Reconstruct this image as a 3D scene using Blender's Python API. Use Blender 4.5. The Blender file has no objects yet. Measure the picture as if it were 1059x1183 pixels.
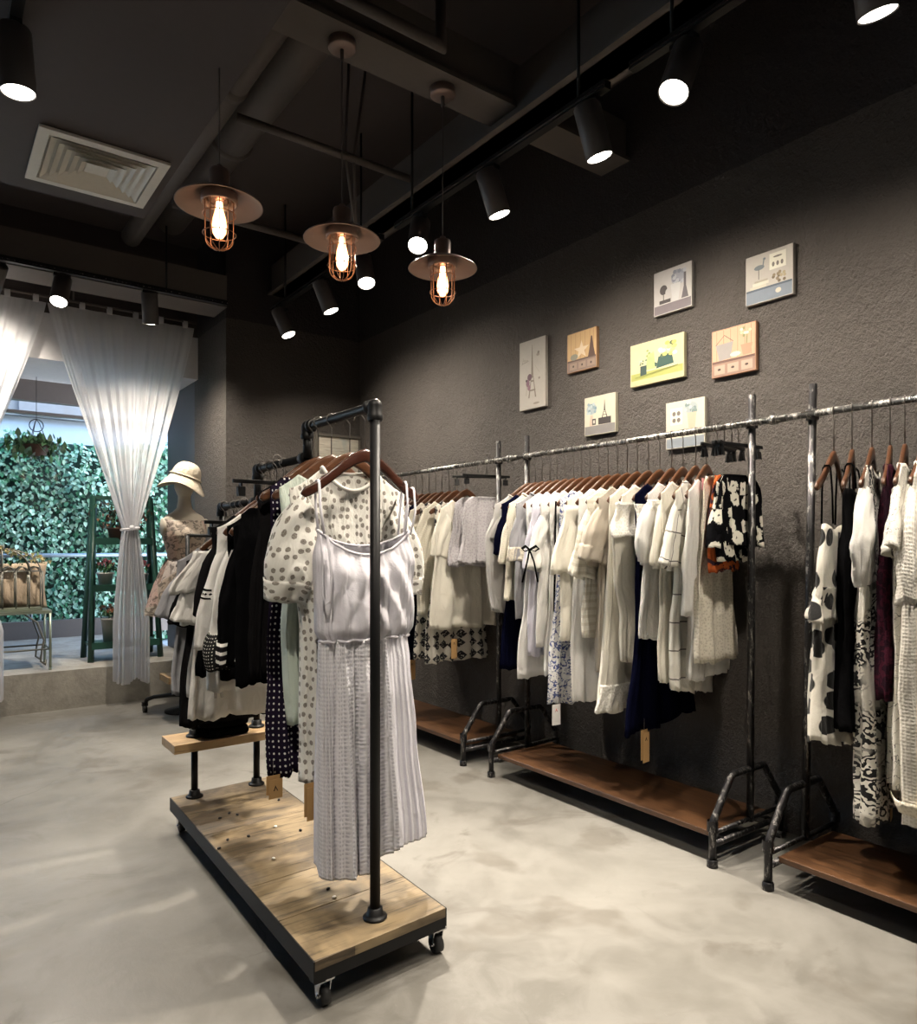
import bpy, bmesh, math, random
from mathutils import Vector, Matrix, noise as mnoise
R = math.radians
PI = math.pi
sc = bpy.context.scene
col = sc.collection

# ------------------------------------------------------------------ camera
AZ = R(36.6); FOC = 832.0; CU = 530.0; CV = 630.0; H = 1.25
SA, CA = math.sin(AZ), math.cos(AZ)
def ray(u, v):
    a = (u - CU) / FOC
    return Vector((SA + a * CA, CA - a * SA, (CV - v) / FOC))
def onX(u, v, X):
    d = ray(u, v); t = X / d.x
    return Vector((X, d.y * t, H + d.z * t))
def onY(u, v, Y):
    d = ray(u, v); t = Y / d.y
    return Vector((d.x * t, Y, H + d.z * t))
def onZ(u, v, Z):
    d = ray(u, v); t = (Z - H) / d.z
    return Vector((d.x * t, d.y * t, Z))
cam = bpy.data.cameras.new('camera'); co = bpy.data.objects.new('camera', cam); col.objects.link(co)
co.location = (0, 0, H); co.rotation_euler = (R(90), 0, -AZ)
cam.sensor_fit = 'HORIZONTAL'; cam.sensor_width = 36; cam.lens = 36 * FOC / 1059
cam.shift_y = (CV - 591.5) / 1059; cam.shift_x = -(CU - 529.5) / 1059
cam.clip_start = 0.05
sc.camera = co
sc.view_settings.view_transform = 'Standard'; sc.view_settings.look = 'None'
sc.view_settings.gamma = 1; sc.view_settings.use_curve_mapping = False
sc.view_settings.exposure = EXPOSURE = 0.0
sc.cycles.use_denoising = True
sc.cycles.max_bounces = 7; sc.cycles.diffuse_bounces = 4; sc.cycles.transparent_max_bounces = 12
sc.cycles.caustics_reflective = False; sc.cycles.caustics_refractive = False
sc.cycles.sample_clamp_indirect = 6

# ------------------------------------------------------------------ mesh helpers
class MB:
    def __init__(s): s.v = []; s.f = []; s.m = []; s.uv = {}; s.sm = []
    def add(s, vs, fs, mi=0, uvs=None, smooth=True):
        b = len(s.v); s.v += [tuple(p) for p in vs]
        for k, f in enumerate(fs):
            if uvs: s.uv[len(s.f)] = uvs[k]
            s.f.append(tuple(i + b for i in f)); s.m.append(mi); s.sm.append(smooth)
    def box(s, c, d, mi=0, rz=0.0, M=None):
        hx, hy, hz = d[0] / 2, d[1] / 2, d[2] / 2
        vs = [Vector((x, y, z)) for x in (-hx, hx) for y in (-hy, hy) for z in (-hz, hz)]
        Rm = Matrix.Rotation(rz, 3, 'Z') if M is None else M
        vs = [Rm @ p + Vector(c) for p in vs]
        s.add(vs, [(0,1,3,2),(4,6,7,5),(0,4,5,1),(2,3,7,6),(0,2,6,4),(1,5,7,3)], mi, smooth=False)
    def prism(s, pts, axis, a, b, mi=0):
        # pts 2D polygon extruded along axis between a and b
        n = len(pts)
        def P(p, t): return {'x': (t, p[0], p[1]), 'y': (p[0], t, p[1]), 'z': (p[0], p[1], t)}[axis]
        vs = [P(p, a) for p in pts] + [P(p, b) for p in pts]
        fs = [tuple(range(n))[::-1], tuple(range(n, 2 * n))] + [(i, (i + 1) % n, n + (i + 1) % n, n + i) for i in range(n)]
        s.add(vs, fs, mi, smooth=False)
    def tube(s, pts, r, seg=10, mi=0, caps=True, closed=False, flat=1.0, up=None):
        pts = [Vector(p) for p in pts]; n = len(pts)
        rs = r if isinstance(r, (list, tuple)) else [r] * n
        T = []
        for i in range(n):
            if closed: d = (pts[(i + 1) % n] - pts[i - 1])
            elif i == 0: d = pts[1] - pts[0]
            elif i == n - 1: d = pts[-1] - pts[-2]
            else: d = (pts[i + 1] - pts[i]).normalized() + (pts[i] - pts[i - 1]).normalized()
            T.append(d.normalized() if d.length > 1e-9 else Vector((0, 0, 1)))
        a = up and Vector(up) or (Vector((0, 0, 1)) if abs(T[0].z) < .9 else Vector((1, 0, 0)))
        N = (a - T[0] * a.dot(T[0])).normalized(); vs = []
        for i in range(n):
            N = (N - T[i] * N.dot(T[i])).normalized(); B = T[i].cross(N)
            sc_ = 1.0
            if 0 < i < n - 1 and not closed:
                cs = (pts[i + 1] - pts[i]).normalized().dot(T[i]); sc_ = 1 / max(cs, .6)
            for k in range(seg):
                t = 2 * PI * k / seg
                vs.append(pts[i] + (N * math.cos(t) * sc_ + B * math.sin(t) * flat) * rs[i])
        fs = []
        m = n if closed else n - 1
        for i in range(m):
            for k in range(seg):
                i2 = (i + 1) % n
                fs.append((i * seg + k, i * seg + (k + 1) % seg, i2 * seg + (k + 1) % seg, i2 * seg + k))
        if caps and not closed:
            fs.append(tuple(range(seg))[::-1]); fs.append(tuple((n - 1) * seg + k for k in range(seg)))
        s.add(vs, fs, mi)
    def lathe(s, prof, c=(0, 0, 0), seg=32, mi=0, M=None, close=False):
        vs = []; c = Vector(c)
        for (r, z) in prof:
            for k in range(seg):
                t = 2 * PI * k / seg; p = Vector((r * math.cos(t), r * math.sin(t), z))
                vs.append((M @ p if M else p) + c)
        n = len(prof)
        fs = [(i * seg + k, i * seg + (k + 1) % seg, (i + 1) * seg + (k + 1) % seg, (i + 1) * seg + k) for i in range(n - 1) for k in range(seg)]
        if close:
            fs.append(tuple(range(seg))[::-1]); fs.append(tuple((n - 1) * seg + k for k in range(seg)))
        s.add(vs, fs, mi)
    def ball(s, c, r, mi=0, n=10, sq=(1, 1, 1)):
        prof = [(max(1e-5, math.sin(PI * i / n)), -math.cos(PI * i / n)) for i in range(n + 1)]
        M = Matrix.Diagonal((r * sq[0], r * sq[1], r * sq[2]))
        s.lathe(prof, c, seg=n * 2, mi=mi, M=M)
    def grid(s, fn, nu, nv, mi=0, wrap=False, uvfn=None):
        vs = []; 
        for j in range(nv + 1):
            for i in range(nu if wrap else nu + 1): vs.append(fn(i / nu, j / nv))
        w = nu if wrap else nu + 1
        fs = []; uvs = []
        for j in range(nv):
            for i in range(nu):
                i2 = (i + 1) % w if wrap else i + 1
                fs.append((j * w + i, j * w + i2, (j + 1) * w + i2, (j + 1) * w + i))
                if uvfn: uvs.append([uvfn(i / nu, j / nv), uvfn((i + 1) / nu, j / nv), uvfn((i + 1) / nu, (j + 1) / nv), uvfn(i / nu, (j + 1) / nv)])
        s.add(vs, fs, mi, uvs if uvfn else None)
    def build(s, name, mats, parent=None, loc=None, rz=0.0, bevel=0.0, solid=0.0, smooth_angle=True):
        me = bpy.data.meshes.new(name); me.from_pydata(s.v, [], s.f)
        if not isinstance(mats, (list, tuple)): mats = [mats]
        for m in mats: me.materials.append(m)
        me.polygons.foreach_set('material_index', s.m)
        me.polygons.foreach_set('use_smooth', s.sm)
        if s.uv:
            uvl = me.uv_layers.new(name='UVMap'); flat = []
            for k, f in enumerate(s.f):
                u = s.uv.get(k)
                for q in range(len(f)): flat += list(u[q]) if u else [0, 0]
            uvl.data.foreach_set('uv', flat)
        me.update()
        o = bpy.data.objects.new(name, me); col.objects.link(o)
        if parent: o.parent = parent
        if loc is not None: o.location = loc
        o.rotation_euler.z = rz
        if bevel:
            b = o.modifiers.new('bevel', 'BEVEL'); b.width = bevel; b.segments = 2; b.limit_method = 'ANGLE'; b.angle_limit = R(50)
        if solid:
            b = o.modifiers.new('solid', 'SOLIDIFY'); b.thickness = solid; b.offset = 0
        return o
def thing(name, label, cat, loc=(0, 0, 0), rz=0.0, group=None, mesh=None):
    o = mesh or bpy.data.objects.new(name, None)
    if not mesh: col.objects.link(o); o.location = loc; o.rotation_euler.z = rz; o.empty_display_size = .05
    o['label'] = label; o['category'] = cat
    if group: o['group'] = group
    return o
def struct(o): o['kind'] = 'structure'; return o
def dup(root, loc, rz, label, group=None):
    c = root.copy(); col.objects.link(c); c.location = loc; c.rotation_euler.z = rz; c['label'] = label
    if group: c['group'] = group
    for ch in [x for x in bpy.data.objects if x.parent == root]:
        d = ch.copy(); col.objects.link(d); d.parent = c
        for g in [x for x in bpy.data.objects if x.parent == ch]:
            e = g.copy(); col.objects.link(e); e.parent = d
    return c

# ------------------------------------------------------------------ materials
class NT:
    def __init__(s, name):
        s.m = bpy.data.materials.new(name); s.m.use_nodes = True; s.t = s.m.node_tree; s.n = s.t.nodes; s.l = s.t.links
        s.p = s.n['Principled BSDF']; s.out = s.n['Material Output']
    def N(s, typ, inp=None, **kw):
        n = s.n.new(typ)
        for k, v in kw.items(): setattr(n, k, v)
        for k, v in (inp or {}).items():
            if isinstance(v, bpy.types.NodeSocket): s.l.new(v, n.inputs[k])
            else: n.inputs[k].default_value = v
        return n
    def math(s, op, a, b=0.0, c=0.0, clamp=False):
        return s.N('ShaderNodeMath', {0: a, 1: b, 2: c}, operation=op, use_clamp=clamp).outputs[0]
    def vmul(s, v, sc_): return s.N('ShaderNodeMapping', {'Vector': v, 'Scale': sc_}).outputs[0]
    def obj(s): return s.N('ShaderNodeTexCoord').outputs['Object']
    def uv(s): return s.N('ShaderNodeTexCoord').outputs['UV']
    def noise(s, v, scale, detail=4, rough=.55, dist=0.0, out='Fac'):
        return s.N('ShaderNodeTexNoise', {'Vector': v, 'Scale': scale, 'Detail': detail, 'Roughness': rough, 'Distortion': dist}).outputs[out]
    def ramp(s, fac, stops):
        n = s.N('ShaderNodeValToRGB', {'Fac': fac}); e = n.color_ramp.elements
        while len(e) < len(stops): e.new(.5)
        for k, (p, c) in enumerate(stops):
            e[k].position = p; e[k].color = (c, c, c, 1) if isinstance(c, (int, float)) else tuple(c) + (1,)
        return n.outputs['Color']
    def mix(s, fac, a, b):
        n = s.n.new('ShaderNodeMix'); n.data_type = 'RGBA'
        for k, v in ((0, fac), (6, a), (7, b)):
            if isinstance(v, bpy.types.NodeSocket): s.l.new(v, n.inputs[k])
            elif k and len(v) == 3: n.inputs[k].default_value = tuple(v) + (1,)
            else: n.inputs[k].default_value = v
        return n.outputs[2]
    def set(s, **kw):
        for k, v in kw.items():
            k = k.replace('_', ' ')
            if isinstance(v, bpy.types.NodeSocket): s.l.new(v, s.p.inputs[k])
            else: s.p.inputs[k].default_value = tuple(v) + (1,) if isinstance(v, tuple) and len(v) == 3 else v
        return s
    def bump(s, h, strength=.3, dist=.01):
        b = s.N('ShaderNodeBump', {'Height': h, 'Strength': strength, 'Distance': dist}); s.l.new(b.outputs[0], s.p.inputs['Normal']); return s
MC = {}
def plain(name, c, rough=.6, metal=0.0, spec=.5):
    if name in MC: return MC[name]
    t = NT(name); v = t.noise(t.obj(), 30, 3)
    c2 = tuple(x * .86 for x in c)
    t.set(Base_Color=t.mix(v, c, c2), Roughness=rough, Metallic=metal); t.p.inputs['Specular IOR Level'].default_value = spec
    MC[name] = t.m; return t.m
def emit(name, c, s, vary=None):
    t = NT(name); t.set(Base_Color=c, Emission_Color=c, Emission_Strength=s, Roughness=.3); return t.m

def m_wall(name='dark_plaster', c=(.067, .057, .050), split=3.0):
    t = NT(name); o = t.obj()
    big = t.noise(o, 1.6, 5, .6)
    s1 = t.noise(t.vmul(o, (1, 1, .8)), 30, 8, .68, .1)
    s2 = t.noise(o, 95, 4, .6, 0)
    hgt = t.math('ADD', t.math('MULTIPLY', s1, 1.0), t.math('MULTIPLY', s2, .45))
    cc = t.mix(t.ramp(big, [(.3, 0), (.75, 1)]), tuple(x * .85 for x in c), tuple(x * 1.18 for x in c))
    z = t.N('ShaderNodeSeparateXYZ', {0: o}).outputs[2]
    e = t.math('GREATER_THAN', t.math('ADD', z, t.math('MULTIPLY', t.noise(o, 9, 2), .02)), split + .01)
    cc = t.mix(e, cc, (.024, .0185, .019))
    t.set(Base_Color=cc, Roughness=.72); t.bump(hgt, 1.0, .03); return t.m
def m_floor():
    t = NT('polished_concrete'); o = t.obj()
    n1 = t.noise(o, .9, 6, .6, .4); n2 = t.noise(o, 5, 7, .65, .8); n3 = t.noise(t.vmul(o, (1, .5, 1)), 45, 6, .7)
    a = t.mix(t.ramp(n1, [(.38, 0), (.62, 1)]), (.115, .109, .095), (.225, .217, .198))
    b = t.mix(t.math('MULTIPLY', t.ramp(n2, [(.45, 0), (.6, 1)]), .45), a, (.20, .193, .176)); b = t.mix(t.math('MULTIPLY', t.ramp(t.noise(o, 3.1, 3, .5, .2), [(.58, 0), (.66, 1)]), .5), b, (.10, .088, .07))
    d = t.mix(t.ramp(t.noise(o, 2.3, 6, .6, 1.5), [(.58, 0), (.68, .75)]), b, (.11, .10, .085))
    cr = t.N('ShaderNodeTexVoronoi', {'Vector': t.N('ShaderNodeMixRGB', {0: .12, 1: o, 2: t.noise(o, 3, 5, out='Color')}).outputs[0], 'Scale': .9}, feature='DISTANCE_TO_EDGE').outputs['Distance']
    crk = t.math('MULTIPLY', t.ramp(cr, [(0.0, 1), (.004, 0)]), t.ramp(t.noise(o, 1.4, 3), [(.5, 0), (.62, .6)]))
    d = t.mix(crk, d, (.06, .055, .046))
    sp = t.ramp(n3, [(.66, 0), (.74, .5)]); d = t.mix(sp, d, (.26, .25, .228))
    t.set(Base_Color=d, Roughness=t.ramp(n2, [(.3, .38), (.7, .58)])); t.bump(t.math('ADD', n2, t.math('MULTIPLY', n3, .4)), .14, .01); return t.m
def m_concrete(name, c):
    t = NT(name); o = t.obj(); n = t.noise(o, 5, 8, .7, .3)
    t.set(Base_Color=t.mix(t.ramp(n, [(.3, 0), (.7, 1)]), tuple(x * .6 for x in c), tuple(x * 1.2 for x in c)), Roughness=.75); t.bump(t.noise(o, 40, 6), .4, .01); return t.m
def m_wood(name, c1, c2, c3, along='x', rough=.45, sc_=1.0, rowed=None):
    t = NT(name); o = t.obj()
    if rowed:
        k = {'x': 0, 'y': 1}[rowed[0]]
        w = t.N('ShaderNodeSeparateXYZ', {0: o}).outputs[k]
        idx = t.math('FLOOR', t.math('DIVIDE', w, rowed[1]))
        rnd = t.N('ShaderNodeTexWhiteNoise', {'W': idx}, noise_dimensions='1D').outputs['Value']
        off = t.N('ShaderNodeCombineXYZ', {0: t.math('MULTIPLY', rnd, 7.0), 1: t.math('MULTIPLY', rnd, 3.0)}).outputs[0]
        o = t.N('ShaderNodeVectorMath', {0: o, 1: off}, operation='ADD').outputs[0]
    s = {'x': (1.2, 14, 14), 'y': (14, 1.2, 14), 'z': (14, 14, 1.2)}[along]
    v = t.vmul(o, tuple(q * sc_ for q in s))
    g = t.noise(v, 1.9, 9, .72, .9); g2 = t.noise(v, 5, 6, .65); big = t.noise(o, 3.2 * sc_, 4, .6, .5)
    a = t.mix(t.ramp(g, [(.32, 0), (.68, 1)]), c1, c2)
    a = t.mix(t.math('MULTIPLY', t.ramp(big, [(.47, 0), (.62, 1)]), .8), a, c3)
    a = t.mix(t.math('MULTIPLY', t.ramp(g2, [(.52, 0), (.66, 1)]), .6), a, tuple(x * .4 for x in c1))
    t.set(Base_Color=a, Roughness=rough); t.bump(g, .25, .004); return t.m
def m_iron(name, c, hi, amt=.58, rough=.42):
    t = NT(name); o = t.obj()
    n = t.noise(t.vmul(o, (1, 1, .35)), 55, 6, .7, .4); n2 = t.noise(o, 9, 4)
    f = t.ramp(n, [(amt, 0), (amt + .1, 1)])
    t.set(Base_Color=t.mix(f, c, hi), Metallic=.85, Roughness=t.ramp(n2, [(.3, rough - .12), (.7, rough + .12)])); t.bump(n, .25, .003); return t.m

def fabric(name, c, pat=None, c2=(.02, .02, .02), sc_=1.0, sheer=0.0, rough=.85, trans=.15, c3=None, weave=700):
    if name in MC: return MC[name]
    t = NT(name); uv = t.uv(); base = None; bh = None
    sep = t.N('ShaderNodeSeparateXYZ', {0: uv}); U, V = sep.outputs[0], sep.outputs[1]
    def mask(x, lo, hi): return t.ramp(x, [(lo, 1), (hi, 0)])
    f = None; alpha_mod = None
    if pat == 'dots' or pat == 'pindots':
        vr = t.N('ShaderNodeTexVoronoi', {'Vector': uv, 'Scale': 30 * sc_, 'Randomness': .55 if pat == 'dots' else .12}, voronoi_dimensions='2D').outputs['Distance']
        if pat == 'dots':
            wob = t.math('ADD', vr, t.math('MULTIPLY', t.noise(uv, 260, 3), .16)); f = mask(wob, .32, .36)
            f = t.math('MULTIPLY', f, t.math('ADD', t.ramp(t.noise(uv, 330, 2), [(.4, .75), (.6, 1)]), 0.0))
        else: f = mask(vr, .15, .2)
    elif pat == 'stripes':
        w = t.math('SINE', t.math('MULTIPLY', U, 2 * PI * 55 * sc_)); f = t.ramp(t.math('ADD', t.math('MULTIPLY', w, .5), .5), [(.45, 0), (.6, 1)])
    elif pat == 'hstripes':
        w = t.math('SINE', t.math('MULTIPLY', V, 2 * PI * 40 * sc_)); f = t.ramp(t.math('ADD', t.math('MULTIPLY', w, .5), .5), [(.6, 0), (.72, 1)])
    elif pat == 'check':
        d = t.N('ShaderNodeVectorMath', {0: uv, 1: t.N('ShaderNodeVectorMath', {0: t.noise(uv, 6, 1, out='Color'), 1: (.012, .012, 0)}, operation='MULTIPLY').outputs[0]}, operation='ADD').outputs[0]
        s2 = t.N('ShaderNodeSeparateXYZ', {0: d})
        a = t.math('FRACT', t.math('MULTIPLY', s2.outputs[0], 8.5 * sc_)); b = t.math('FRACT', t.math('MULTIPLY', s2.outputs[1], 8.5 * sc_))
        f = t.math('MAXIMUM', mask(a, .035, .05), mask(b, .035, .05))
    elif pat == 'floral':
        n = t.noise(uv, 22 * sc_, 5, .6, 1.2); f = t.ramp(n, [(.52, 0), (.55, 1)])
    elif pat == 'flowers':
        vr = t.N('ShaderNodeTexVoronoi', {'Vector': t.N('ShaderNodeMixRGB', {0: .04, 1: uv, 2: t.noise(uv, 30, 3, out='Color')}).outputs[0], 'Scale': 13 * sc_, 'Randomness': .9}, voronoi_dimensions='2D').outputs['Distance']
        pet = t.math('ADD', vr, t.math('MULTIPLY', t.noise(uv, 70, 4), .22))
        f = t.math('SUBTRACT', mask(pet, .44, .48), t.math('MULTIPLY', mask(pet, .17, .2), .85), clamp=True)
    elif pat == 'baroque':
        w = t.N('ShaderNodeTexWave', {'Vector': uv, 'Scale': 9 * sc_, 'Distortion': 22, 'Detail': 3, 'Detail Scale': 2.2}, wave_type='RINGS').outputs['Fac']
        f = t.math('MULTIPLY', t.ramp(w, [(.5, 0), (.56, 1)]), t.ramp(t.noise(uv, 7 * sc_, 2), [(.42, .0), (.5, 1)]))
    elif pat == 'blots':
        vr = t.N('ShaderNodeTexVoronoi', {'Vector': t.vmul(uv, (1, 1.3, 1)), 'Scale': 15 * sc_, 'Randomness': .85}, voronoi_dimensions='2D').outputs['Distance']
        f = mask(vr, .33, .36)
    elif pat == 'fans':
        br = t.N('ShaderNodeTexVoronoi', {'Vector': uv, 'Scale': 24 * sc_, 'Randomness': .35}, voronoi_dimensions='2D', distance='MANHATTAN').outputs['Distance']
        f = t.math('MULTIPLY', mask(br, .42, .46), t.ramp(t.noise(uv, 90, 3), [(.38, 0), (.44, 1)]))
    elif pat == 'scribble':
        n = t.noise(uv, 16 * sc_, 2, .5, 2.0); d = t.math('ABSOLUTE', t.math('SUBTRACT', n, .5)); f = mask(d, .006, .012)
    elif pat == 'paisley':
        n = t.noise(uv, 10 * sc_, 3, .5, 1.4); f = t.ramp(n, [(.44, 0), (.48, 1)])
    elif pat == 'lace' or pat == 'eyelet' or pat == 'crochet':
        vr = t.N('ShaderNodeTexVoronoi', {'Vector': uv, 'Scale': {'lace': 75, 'eyelet': 85, 'crochet': 110}[pat] * sc_, 'Randomness': .25 if pat != 'lace' else .8}, voronoi_dimensions='2D').outputs['Distance']
        f = t.math('MULTIPLY', mask(vr, .22, .32), .65); bh = vr
    elif pat == 'patchwork':
        n = t.N('ShaderNodeTexVoronoi', {'Vector': t.vmul(uv, (1, .8, 1)), 'Scale': 5.5, 'Randomness': .7}, voronoi_dimensions='2D').outputs['Color']
        h_ = t.N('ShaderNodeSeparateXYZ', {0: n}).outputs[0]
        base = t.ramp(h_, [(.0, (.55, .38, .31)), (.3, (.42, .47, .46)), (.5, (.62, .40, .33)), (.7, (.58, .53, .44)), (.9, (.32, .22, .18))])
        f = t.math('MULTIPLY', t.ramp(t.noise(uv, 26, 4, .6, 1.0), [(.52, 0), (.56, 1)]), .75); c2 = (.1, .085, .075)
    if base is None: base = t.mix(0.0, c, c)
    var = t.noise(uv, 9, 3); base = t.mix(t.math('MULTIPLY', var, .35), base, t.mix(1.0, c, tuple(x * .86 for x in c)) if pat != 'patchwork' else base)
    colr = base
    if f is not None:
        tgt = c2 if c3 is None else t.mix(t.ramp(t.noise(uv, 40, 2), [(.45, 0), (.55, 1)]), c2, c3)
        colr = t.mix(f, base, tgt)
    t.set(Base_Color=colr, Roughness=rough); t.p.inputs['Specular IOR Level'].default_value = .25 if c[0] > .2 else .0
    t.p.inputs['Sheen Weight'].default_value = .12 if c[0] > .2 else 0.0
    hh = t.math('ADD', t.math('ADD', t.math('MULTIPLY', t.noise(uv, 38, 5, .6, .6), .8), t.math('MULTIPLY', t.noise(t.vmul(uv, (1.6, .7, 1)), 13, 3, .5, 1.1), 2.6)), t.math('MULTIPLY', t.noise(uv, weave, 2), .2))
    if bh is not None: hh = t.math('ADD', hh, t.math('MULTIPLY', bh, .9))
    t.bump(hh, .5, .008)
    cur = t.p.outputs[0]
    if trans:
        tr = t.N('ShaderNodeBsdfTranslucent', {'Color': colr}); cur = t.N('ShaderNodeMixShader', {0: trans, 1: cur, 2: tr.outputs[0]}).outputs[0]
    if sheer:
        tp = t.N('ShaderNodeBsdfTransparent'); cur = t.N('ShaderNodeMixShader', {0: sheer, 1: cur, 2: tp.outputs[0]}).outputs[0]
    t.l.new(cur, t.out.inputs['Surface'])
    MC[name] = t.m; return t.m

M = {}
M['wall'] = m_wall(); M['floor'] = m_floor()
M['ledge'] = m_concrete('ledge_concrete', (.34, .32, .28)); M['plaster_light'] = plain('white_paint', (.62, .61, .62), .7)
M['black_ceiling'] = plain('black_ceiling_paint', (.058, .045, .043), .75)
M['duct'] = plain('duct_paint', (.09, .074, .067), .6)
M['beam'] = plain('beam_paint', (.11, .094, .084), .7)
M['black'] = plain('black_metal', (.006, .006, .0065), .5, 0.0, .25)
M['chrome'] = plain('bright_steel', (.62, .62, .64), .22, 1.0)
M['wire'] = plain('hanger_wire', (.22, .20, .185), .32, .9)
M['rubber'] = plain('black_rubber', (.015, .015, .015), .6)
M['iron'] = m_iron('worn_dark_iron', (.035, .034, .036), (.26, .25, .24), .53)
M['rail'] = m_iron('worn_bright_rail', (.10, .098, .095), (.72, .7, .66), .5, .34)
M['platform'] = m_wood('weathered_dappled_planks', (.040, .028, .017), (.135, .097, .054), (.27, .20, .11), 'x', .55, rowed=('y', .254))  # yellow and dark mottling: aged wood tone plus dappled light painted into the colour
M['shelf'] = m_wood('rustic_brown_shelf', (.032, .015, .007), (.13, .06, .025), (.075, .034, .014), 'y', .4, rowed=('x', .13))
M['steps'] = m_wood('light_oak_step', (.24, .15, .07), (.42, .28, .14), (.36, .24, .12), 'x', .45)
M['hanger'] = m_wood('hanger_walnut', (.048, .018, .008), (.115, .047, .02), (.07, .028, .011), 'x', .3, 2.0)
M['hanger_dark'] = m_wood('hanger_dark_walnut', (.035, .011, .007), (.075, .026, .014), (.05, .016, .01), 'x', .26, 2.0)
M['bronze'] = plain('aged_bronze', (.25, .18, .155), .4, .55)
M['copper'] = plain('copper_wire', (.45, .22, .13), .3, 1.0)
M['kraft'] = plain('kraft_card', (.42, .25, .10), .8)
M['white_card'] = plain('white_card', (.75, .74, .72), .7)
M['vent'] = plain('vent_white', (.78, .75, .68), .5)
M['lens'] = emit('lamp_lens_glow', (1, .93, .82), 14)
M['green_paint'] = plain('dark_green_paint', (.012, .06, .042), .45)
M['window_frame'] = plain('window_frame_brown', (.11, .095, .09), .5)
# ------------------------------------------------------------------ room shell
WX = 3.02; CEIL = 3.75; BY = 5.5; PX = 1.86; LY = 6.2; LZ = .295; LEND = 8.5
def sbox(name, lo, hi, mat, rz=0):
    m = MB(); c = [(a + b) / 2 for a, b in zip(lo, hi)]; d = [b - a for a, b in zip(lo, hi)]
    m.box((0, 0, 0), d); o = m.build(name, mat, loc=c); struct(o); return o
def sbox0(name, lo, hi, mat):
    m = MB(); c = [(a + b) / 2 for a, b in zip(lo, hi)]; d = [b - a for a, b in zip(lo, hi)]
    m.box(c, d); return struct(m.build(name, mat))
sbox0('floor', (-4.2, -3.0, -.1), (3.3, 6.35, 0), M['floor'])
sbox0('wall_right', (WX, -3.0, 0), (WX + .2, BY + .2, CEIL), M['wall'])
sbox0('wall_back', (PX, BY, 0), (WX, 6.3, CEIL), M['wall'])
M['panel'] = plain('dark_grey_panel', (.045, .043, .048), .5)
sbox0('wall_side', (PX, 6.3, 0), (PX + .25, 7.15, CEIL), M['panel'])
sbox0('wall_left', (-4.4, -3.0, 0), (-4.2, LEND + .3, CEIL), M['plaster_light'])
sbox0('wall_rear', (-4.2, -3.2, 0), (WX + .2, -3.0, CEIL), M['plaster_light'])
sbox0('ceiling', (-4.4, -3.2, CEIL), (WX + .2, 7.0, CEIL + .15), M['black_ceiling'])
sbox0('floor_ledge', (-4.2, LY, 0), (PX, LEND + .2, LZ), M['ledge'])
sbox0('ceiling_bay', (-4.4, 7.0, 2.93), (3.4, LEND + .25, 3.1), M['plaster_light'])
sbox0('trim_lintel', (-4.2, LY, 2.65), (PX - .002, 7.0, 3.0), M['plaster_light'])
sbox0('trim_lintel_head', (-4.2, LY + .02, 3.0), (PX - .002, 7.0, CEIL), M['black_ceiling'])
# bulkhead carrying the air diffuser
sbox0('ceiling_bulkhead', (-4.2, 1.2, 2.99), (.94, 4.08, CEIL - .02), M['black_ceiling'])
sbox0('ceiling_soffit', (-4.2, 5.45, 3.06), (PX - .01, 5.75, 3.3), M['beam'])
# beams
sbox0('trim_beam_cross', (-1.0, 2.56, 3.3), (WX, 2.72, 3.52), M['beam']) if False else None
m = MB(); m.box((2.02, 2.64, 3.41), (2.0, .15, .22)); m.box((2.02, 2.64, 3.31), (2.0, .20, .02)); struct(m.build('trim_beam_cross', M['beam']))
m = MB(); m.box((2.29, 1.6, 3.36), (.13, 9.0 - 1.2, .24)); m.box((2.29, 1.6, 3.25), (.2, 7.8, .02)); struct(m.build('trim_beam_long', M['beam']))
m = MB(); m.box((1.66, -.2, 3.5), (1.26, .12, .2)); m.box((2.65, .6, 3.5), (.7, .12, .2)); struct(m.build('trim_beam_short', M['beam']))
# ducts and pipes
g = 'pipes and ducts under the ceiling'
def pipe(name, label, pts, r, mat='duct', cl=()):
    m = MB(); m.tube(pts, r, 20)
    for c in cl: m.tube([Vector(c[0]), Vector(c[1])], r * 1.12, 20)
    return thing(name, label, 'pipe', mesh=m.build(name, M[mat]), group=g)
pipe('air_duct', 'thick round grey duct running back under the black ceiling', [(1.42, .9, 3.60), (1.42, 5.4, 3.60)], .115, cl=[((1.42, 2.3, 3.60), (1.42, 2.34, 3.60)), ((1.42, 4.1, 3.60), (1.42, 4.14, 3.60))])
pipe('water_pipe', 'thinner round pipe running back beside the thick duct', [(1.16, 1.2, 3.40), (1.16, 5.4, 3.40)], .065, cl=[((1.16, 3.3, 3.4), (1.16, 3.36, 3.4))])
pipe('conduit', 'thin conduit crossing the ceiling ahead of the first cage lamp', [(1.03, 2.3, 3.2), (1.62, 2.3, 3.2), (1.62, 2.3, 3.74)], .022)
pipe('conduit', 'thin conduit crossing the ceiling nearest the top edge', [(1.03, 1.95, 3.2), (1.60, 1.95, 3.2), (1.60, 1.95, 3.74)], .02)
pipe('conduit', 'long thin conduit behind the three cage lamps', [(1.2, 3.4, 3.3), (2.19, 3.4, 3.3)], .02)
pipe('conduit', 'thin conduit crossing the dark ceiling near the corner', [(1.2, 4.5, 3.3), (2.19, 4.5, 3.3)], .022)
m = MB(); m.box((.78, .85, 3.485), (.42, .5, .53)); m.box((.78, .85, 3.21), (.46, .03, .02))
thing('duct_box', 'dark rectangular duct box at the top left of the ceiling', 'duct', mesh=m.build('duct_box', M['duct']))
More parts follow.
